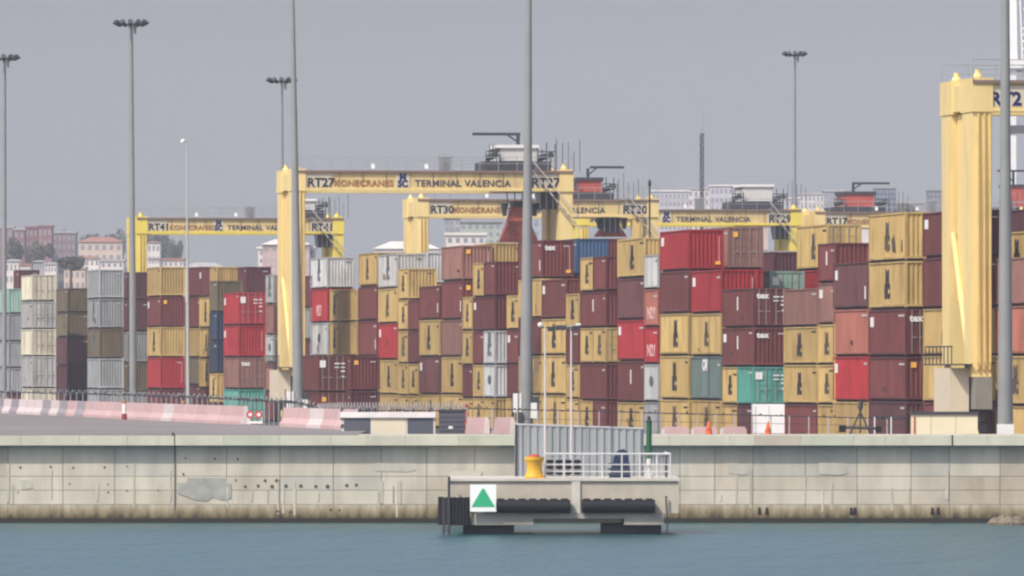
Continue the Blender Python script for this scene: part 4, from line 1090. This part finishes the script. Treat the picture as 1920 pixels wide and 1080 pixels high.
# ------------------------------------------------------------------ quay crane at the right edge
def sts():
    s = 12.5; X_, Y_ = P(1893, s)
    t = thing('quay_crane', 'tall white quay crane behind the rightmost mast', 'crane', (X_, Y_, GZ))
    w = mat('quay_crane_white', (.80, .79, .76), .5, var=.04)
    Z = lambda y: Zy(y, s) - GZ
    for u in (0, 14):
        for v in (0, 18):
            MB().box(u, u + 1.0, v, v + 1.2, 0, Z(118)).build('leg', w, t)
            MB().hexa([(u + .0, v, Z(118)), (u + 1.2, v, Z(118)), (u + 1.2, v + 1.2, Z(118)), (u, v + 1.2, Z(118)), (u + .1, v + 2, Z(-200)), (u + .9, v + 2, Z(-200)), (u + .9, v + 3, Z(-200)), (u + .1, v + 3, Z(-200))]).build('mast', w, t)
    MB().box(-.4, 16, -.6, 20, Z(128), Z(112)).build('portal_beam', w, t)
    MB().box(-.2, 15.6, -.2, 1.0, Z(250), Z(235)).build('cross_beam', mat('dark_rail', (.1, .1, .1)), t)
    b = MB()
    for i in range(10):
        z = Z(130) + i * 1.0
        b.tube((2.0 + .25 * math.sin(i), 0, z), (3.4 + .25 * math.sin(i), 0, z + .8), .16, n=6)
    b.tube((2.0, 0, Z(130)), (1.6, 0, Z(0)), .14); b.tube((3.6, 0, Z(130)), (3.2, 0, Z(0)), .14)
    b.build('stair_tower', w, t)
    for v in (0, 18):
        for u in (-.5, 14): MB().box(u - .6, u + 2.2, v - 1, v + 2.2, 0.1, 1.6).build('bogie', m_dsteel, t)
sts()

# ------------------------------------------------------------------ far city, hill and trees
SD = 6.4
m_hill = mat('hill_scrub', (.10, .10, .07), .95, var=.3, nscale=.08)
def Xd(x, s=SD): return (x - 960) / s
def hill():
    b = MB(); prof = [(-700, 460), (-300, 470), (-60, 480), (40, 487), (150, 492), (250, 497), (350, 503), (430, 520), (520, 560), (640, 640), (760, 720)]
    n = len(prof)
    for (dy, k) in ((-260, 0.05), (0, 1.0), (500, 1.05), (800, .0)):
        for (x, y) in prof:
            z = GZ - .5 + max(0, Zy(y, SD) - GZ) * k
            b.v.append((Xd(x) * (1 + dy / 2860), 2900 + dy, z))
    for j in range(3):
        for i in range(n - 1): b.f.append((j*n+i, j*n+i+1, (j+1)*n+i+1, (j+1)*n+i))
    tag(b.build('hill', m_hill), kind='structure')
hill()
HAZE_SET = {}
def building(x0, x1, y0, y1, s, m, label, roof=None, floors=4, cols=6, dep=12, hip=False, winm=None, cat='building', name='apartment_building'):
    X0, Y0 = P(x0, s); W = (x1 - x0) / s; zt = Zy(y0, s); zb = min(Zy(y1, s), zt - 3) - 6
    t = thing(name, label, cat, (X0, Y0, zb)); H = zt - zb
    wh = H - (W * .12 if hip else .5)
    MB().box(0, W, 0, dep, 0, wh).build('wall', m, t)
    rm = roof or mat('flat_roof', (.4, .38, .36))
    if hip: MB().hexa([(-.4, -.4, wh), (W + .4, -.4, wh), (W + .4, dep + .4, wh), (-.4, dep + .4, wh), (W * .25, dep * .4, H), (W * .75, dep * .4, H), (W * .75, dep * .6, H), (W * .25, dep * .6, H)]).build('roof', rm, t)
    else: MB().box(-.3, W + .3, -.3, dep + .3, wh, H).build('roof', rm, t)
    wm = winm or mat('far_window', (.27, .27, .29), .4)
    vis = (y1 - y0) / s
    fh = vis / floors
    for i in range(floors):
        for j in range(cols):
            wx = W * (j + .25) / cols; z = wh - fh * (i + .8)
            if z < .2: continue
            MB().box(wx, wx + W / cols * .5, -.05, -.003, z, z + fh * .5).build('window', wm, t)
    return t
mau = mat('wall_mauve', (.23, .16, .17), .9, var=.15, nscale=.3); mau2 = mat('wall_plum_brick', (.26, .125, .12), .9, var=.15, nscale=.3)
wht = mat('wall_far_white', (.68, .63, .58), .8, var=.1, nscale=.3); pkr = mat('roof_terracotta', (.33, .16, .12), .9); pk = mat('wall_peach', (.58, .46, .38), .8, var=.08, nscale=.3)
gry = mat('wall_far_grey', (.32, .32, .33), .8, var=.1, nscale=.3); grn = mat('wall_far_green', (.38, .43, .38), .8, var=.12, nscale=.3)
building(-20, 24, 424, 500, 6.4, mau, 'dusky apartment block at the left edge of the hill', cols=4)
building(26, 46, 428, 500, 6.42, mau2, 'narrow plum coloured block second from the left on the hill', cols=2)
building(48, 70, 424, 500, 6.38, mau2, 'plum brick block third from the left on the hill', mau2, cols=3)
building(72, 97, 422, 500, 6.45, mau2, 'taller plum brick block in the middle of the hill row', mau2, cols=3)
building(99, 142, 434, 500, 6.35, mau, 'grey mauve block at the right end of the hill row', cols=5)
building(148, 229, 444, 500, 6.7, pk, 'cream villa with terracotta hip roof on the hill', pkr, 3, 6, hip=True)
building(276, 300, 452, 492, 6.5, wht, 'small pale house among trees right of the yellow crane leg', pkr, 2, 3, hip=True)
for i, (a, c, y, y2, mm, lab) in enumerate([(10, 40, 486, 530, wht, 'white low house at the far left below the hill blocks'), (38, 58, 494, 530, wht, 'small white house second from the left under the hill'),
        (62, 84, 488, 525, gry, 'grey low house left of the dark dome tree'), (84, 106, 492, 525, wht, 'white house directly left of the dark dome tree'),
        (150, 186, 480, 512, wht, 'white terrace below the terracotta villa, left half'), (188, 232, 486, 512, wht, 'white terrace below the terracotta villa, right half'),
        (278, 300, 482, 506, wht, 'white wall house right of the distant yellow leg'), (306, 344, 484, 508, wht, 'white low house left of the thin lamp post'),
        (345, 420, 492, 508, pk, 'pale wall line just above the containers near the lamp post'), (120, 160, 500, 540, pk, 'peach house under the dark dome tree')]):
    building(a, c, y, y2, 8.0 + i * .03, mm, lab, pkr if i % 3 == 1 else None, 2, 4, dep=9, hip=(i % 2 == 0), name='town_house', cat='house')
building(484, 590, 462, 520, 9.0, wht, 'white tiered building left of the distant crane cab', wht, 4, 8, name='terminal_building')
building(492, 580, 448, 462, 9.05, mat('wall_pinkish', (.5, .38, .36), .8, var=.2), 'pink upper storey set back on the white tiered building', wht, 1, 6, hip=True, name='roof_house', cat='building')
building(702, 822, 452, 500, 9.2, wht, 'white domed hall left of the RT30 crane leg', wht, 2, 8, hip=True, name='domed_hall')
building(832, 862, 404, 470, 10.0, mat('wall_mix', (.35, .34, .36), .8, var=.3, nscale=.5), 'grey plant tower under the RT30 girder', None, 5, 3)
building(862, 940, 412, 470, 9.8, grn, 'pale green industrial hall under the RT30 girder', gry, 4, 6, name='industrial_hall')
building(836, 910, 436, 470, 10.4, wht, 'white cabins in front of the pale green hall', wht, 2, 5, name='white_office')
building(985, 1026, 400, 470, 10.1, mat('wall_bluegrey', (.36, .40, .44), .8, var=.1), 'blue grey hall right of the central mast', None, 3, 3, name='industrial_hall')
building(1222, 1292, 356, 430, 6.6, mat('wall_lilac', (.50, .48, .51), .8, var=.08), 'pale striped apartment block under the antenna mast', wht, 5, 9)
building(1290, 1330, 352, 430, 6.5, wht, 'white apartment block directly at the antenna mast', None, 5, 4)
building(1332, 1382, 346, 430, 6.7, mat('wall_lilac', (.50, .48, .51)), 'lilac apartment block left of the white trolley house', wht, 5, 6)
building(1382, 1440, 362, 430, 6.4, pk, 'peach block behind the white trolley house', None, 4, 6)
building(1462, 1500, 370, 430, 6.6, mat('wall_lilac', (.50, .48, .51)), 'lilac low block right of the white trolley house', wht, 4, 4)
building(1500, 1545, 362, 430, 6.5, wht, 'white block behind the right distant mast', None, 5, 6)
building(1544, 1584, 356, 430, 6.3, gry, 'grey slab block left of the orange trolley house', None, 5, 4)
building(1640, 1680, 350, 430, 6.8, mat('blue_glass', (.10, .14, .19), .3, var=.2, nscale=.5), 'blue glass office tower right of the orange trolley house', gry, 8, 6, name='office_tower', cat='tower')
building(1682, 1742, 378, 430, 6.6, gry, 'low grey block right of the glass tower', None, 3, 7)
building(1740, 1775, 354, 430, 6.9, mat('dark_glass_wall', (.16, .17, .2), .4, var=.2), 'dark office tower beside the right crane leg', gry, 7, 5, name='office_tower', cat='tower')
building(1592, 1640, 366, 430, 6.2, wht, 'white block behind the orange trolley house', None, 4, 5)

LEAF = [mat('leaf_dusky', (.085, .095, .06), .9, var=.3, nscale=.4), mat('leaf_olive', (.11, .115, .06), .9, var=.3, nscale=.4)]
def tree(x, ytop, ybase, s, w, label, flat=1.0, k=0):
    X_, Y_ = P(x, s); zt = Zy(ytop, s); zb = Zy(ybase, s)
    t = thing('tree', label, 'tree', (X_, Y_, zb)); H = zt - zb; W = w / s / 2
    tr = MB(); tr.tube((0, 0, -3), (0, 0, H * .55), W * .10, W * .05)
    for i in range(5):
        a = i * 1.3; tr.tube((0, 0, H * .35), (W * .5 * math.cos(a), W * .5 * math.sin(a), H * .7), W * .04, W * .02, 6)
    tr.build('trunk', mat('bark', (.09, .07, .05), .95), t)
    b = MB(); lob = [(random.uniform(-.6, .6), random.uniform(-.6, .6), random.uniform(.45, .8), random.uniform(.28, .5)) for _ in range(9)]
    for i in range(2600):
        lx, ly, lz, lr = random.choice(lob)
        a = random.uniform(0, 6.28); e = random.uniform(-1, 1); q = lr * random.uniform(.6, 1.05)
        c = Vector(((lx + q * math.cos(a) * math.sqrt(1 - e*e)) * W, (ly + q * math.sin(a) * math.sqrt(1 - e*e)) * W, (lz + q * e * .8 * flat) * H))
        r = W * random.uniform(.04, .09)
        n1 = Vector((random.gauss(0, 1), random.gauss(0, 1), random.gauss(0, 1))).normalized(); n2 = n1.orthogonal().normalized()
        kk = len(b.v); b.v += [tuple(c + n1 * r), tuple(c + n2 * r), tuple(c - n1 * r), tuple(c - n2 * r)]; b.f.append((kk, kk+1, kk+2, kk+3))
    me = bpy.data.meshes.new('crown'); me.from_pydata(b.v, [], b.f); me.materials.append(LEAF[k]); link('crown', me, t)
tree(133, 482, 512, 9.5, 66, 'dark dome shaped tree above the cream containers')
tree(118, 432, 495, 6.2, 34, 'dusky tree beside the right hill block')
tree(212, 436, 495, 6.0, 50, 'dusky tree rising behind the terracotta villa roof')
tree(172, 440, 495, 6.05, 44, 'low tree behind the left end of the villa roof')
tree(285, 432, 505, 6.3, 42, 'tall dusky tree right of the distant yellow crane leg')
tree(306, 440, 508, 6.2, 44, 'broad dusky tree in the middle of the clump by the crane leg')
tree(328, 452, 508, 6.4, 36, 'lower tree at the right end of the clump by the crane leg', k=1)
tree(30, 452, 500, 7.0, 46, 'bush like tree before the leftmost hill blocks')
tree(80, 458, 500, 7.1, 50, 'rounded tree before the middle hill blocks', k=1)
tree(1425, 380, 420, 7.4, 60, 'low tree behind the RT24 crane trolley')
tree(1700, 384, 425, 7.3, 60, 'low tree left of the dark office tower', k=1)

# ------------------------------------------------------------------ haze
hz = MB().box(-3900, 3900, -80, 3950, -5, 130)
mh = bpy.data.materials.new('haze'); mh.use_nodes = True
n = mh.node_tree.nodes; n.clear(); o_ = n.new('ShaderNodeOutputMaterial'); pv = n.new('ShaderNodeVolumePrincipled')
pv.inputs['Color'].default_value = (0.82, 0.86, 1.0, 1)
pv.inputs['Density'].default_value = 0.00009
pv.inputs['Anisotropy'].default_value = -0.5
mh.node_tree.links.new(pv.outputs[0], o_.inputs['Volume'])
ho = hz.build('haze', mh); tag(ho, kind='stuff')
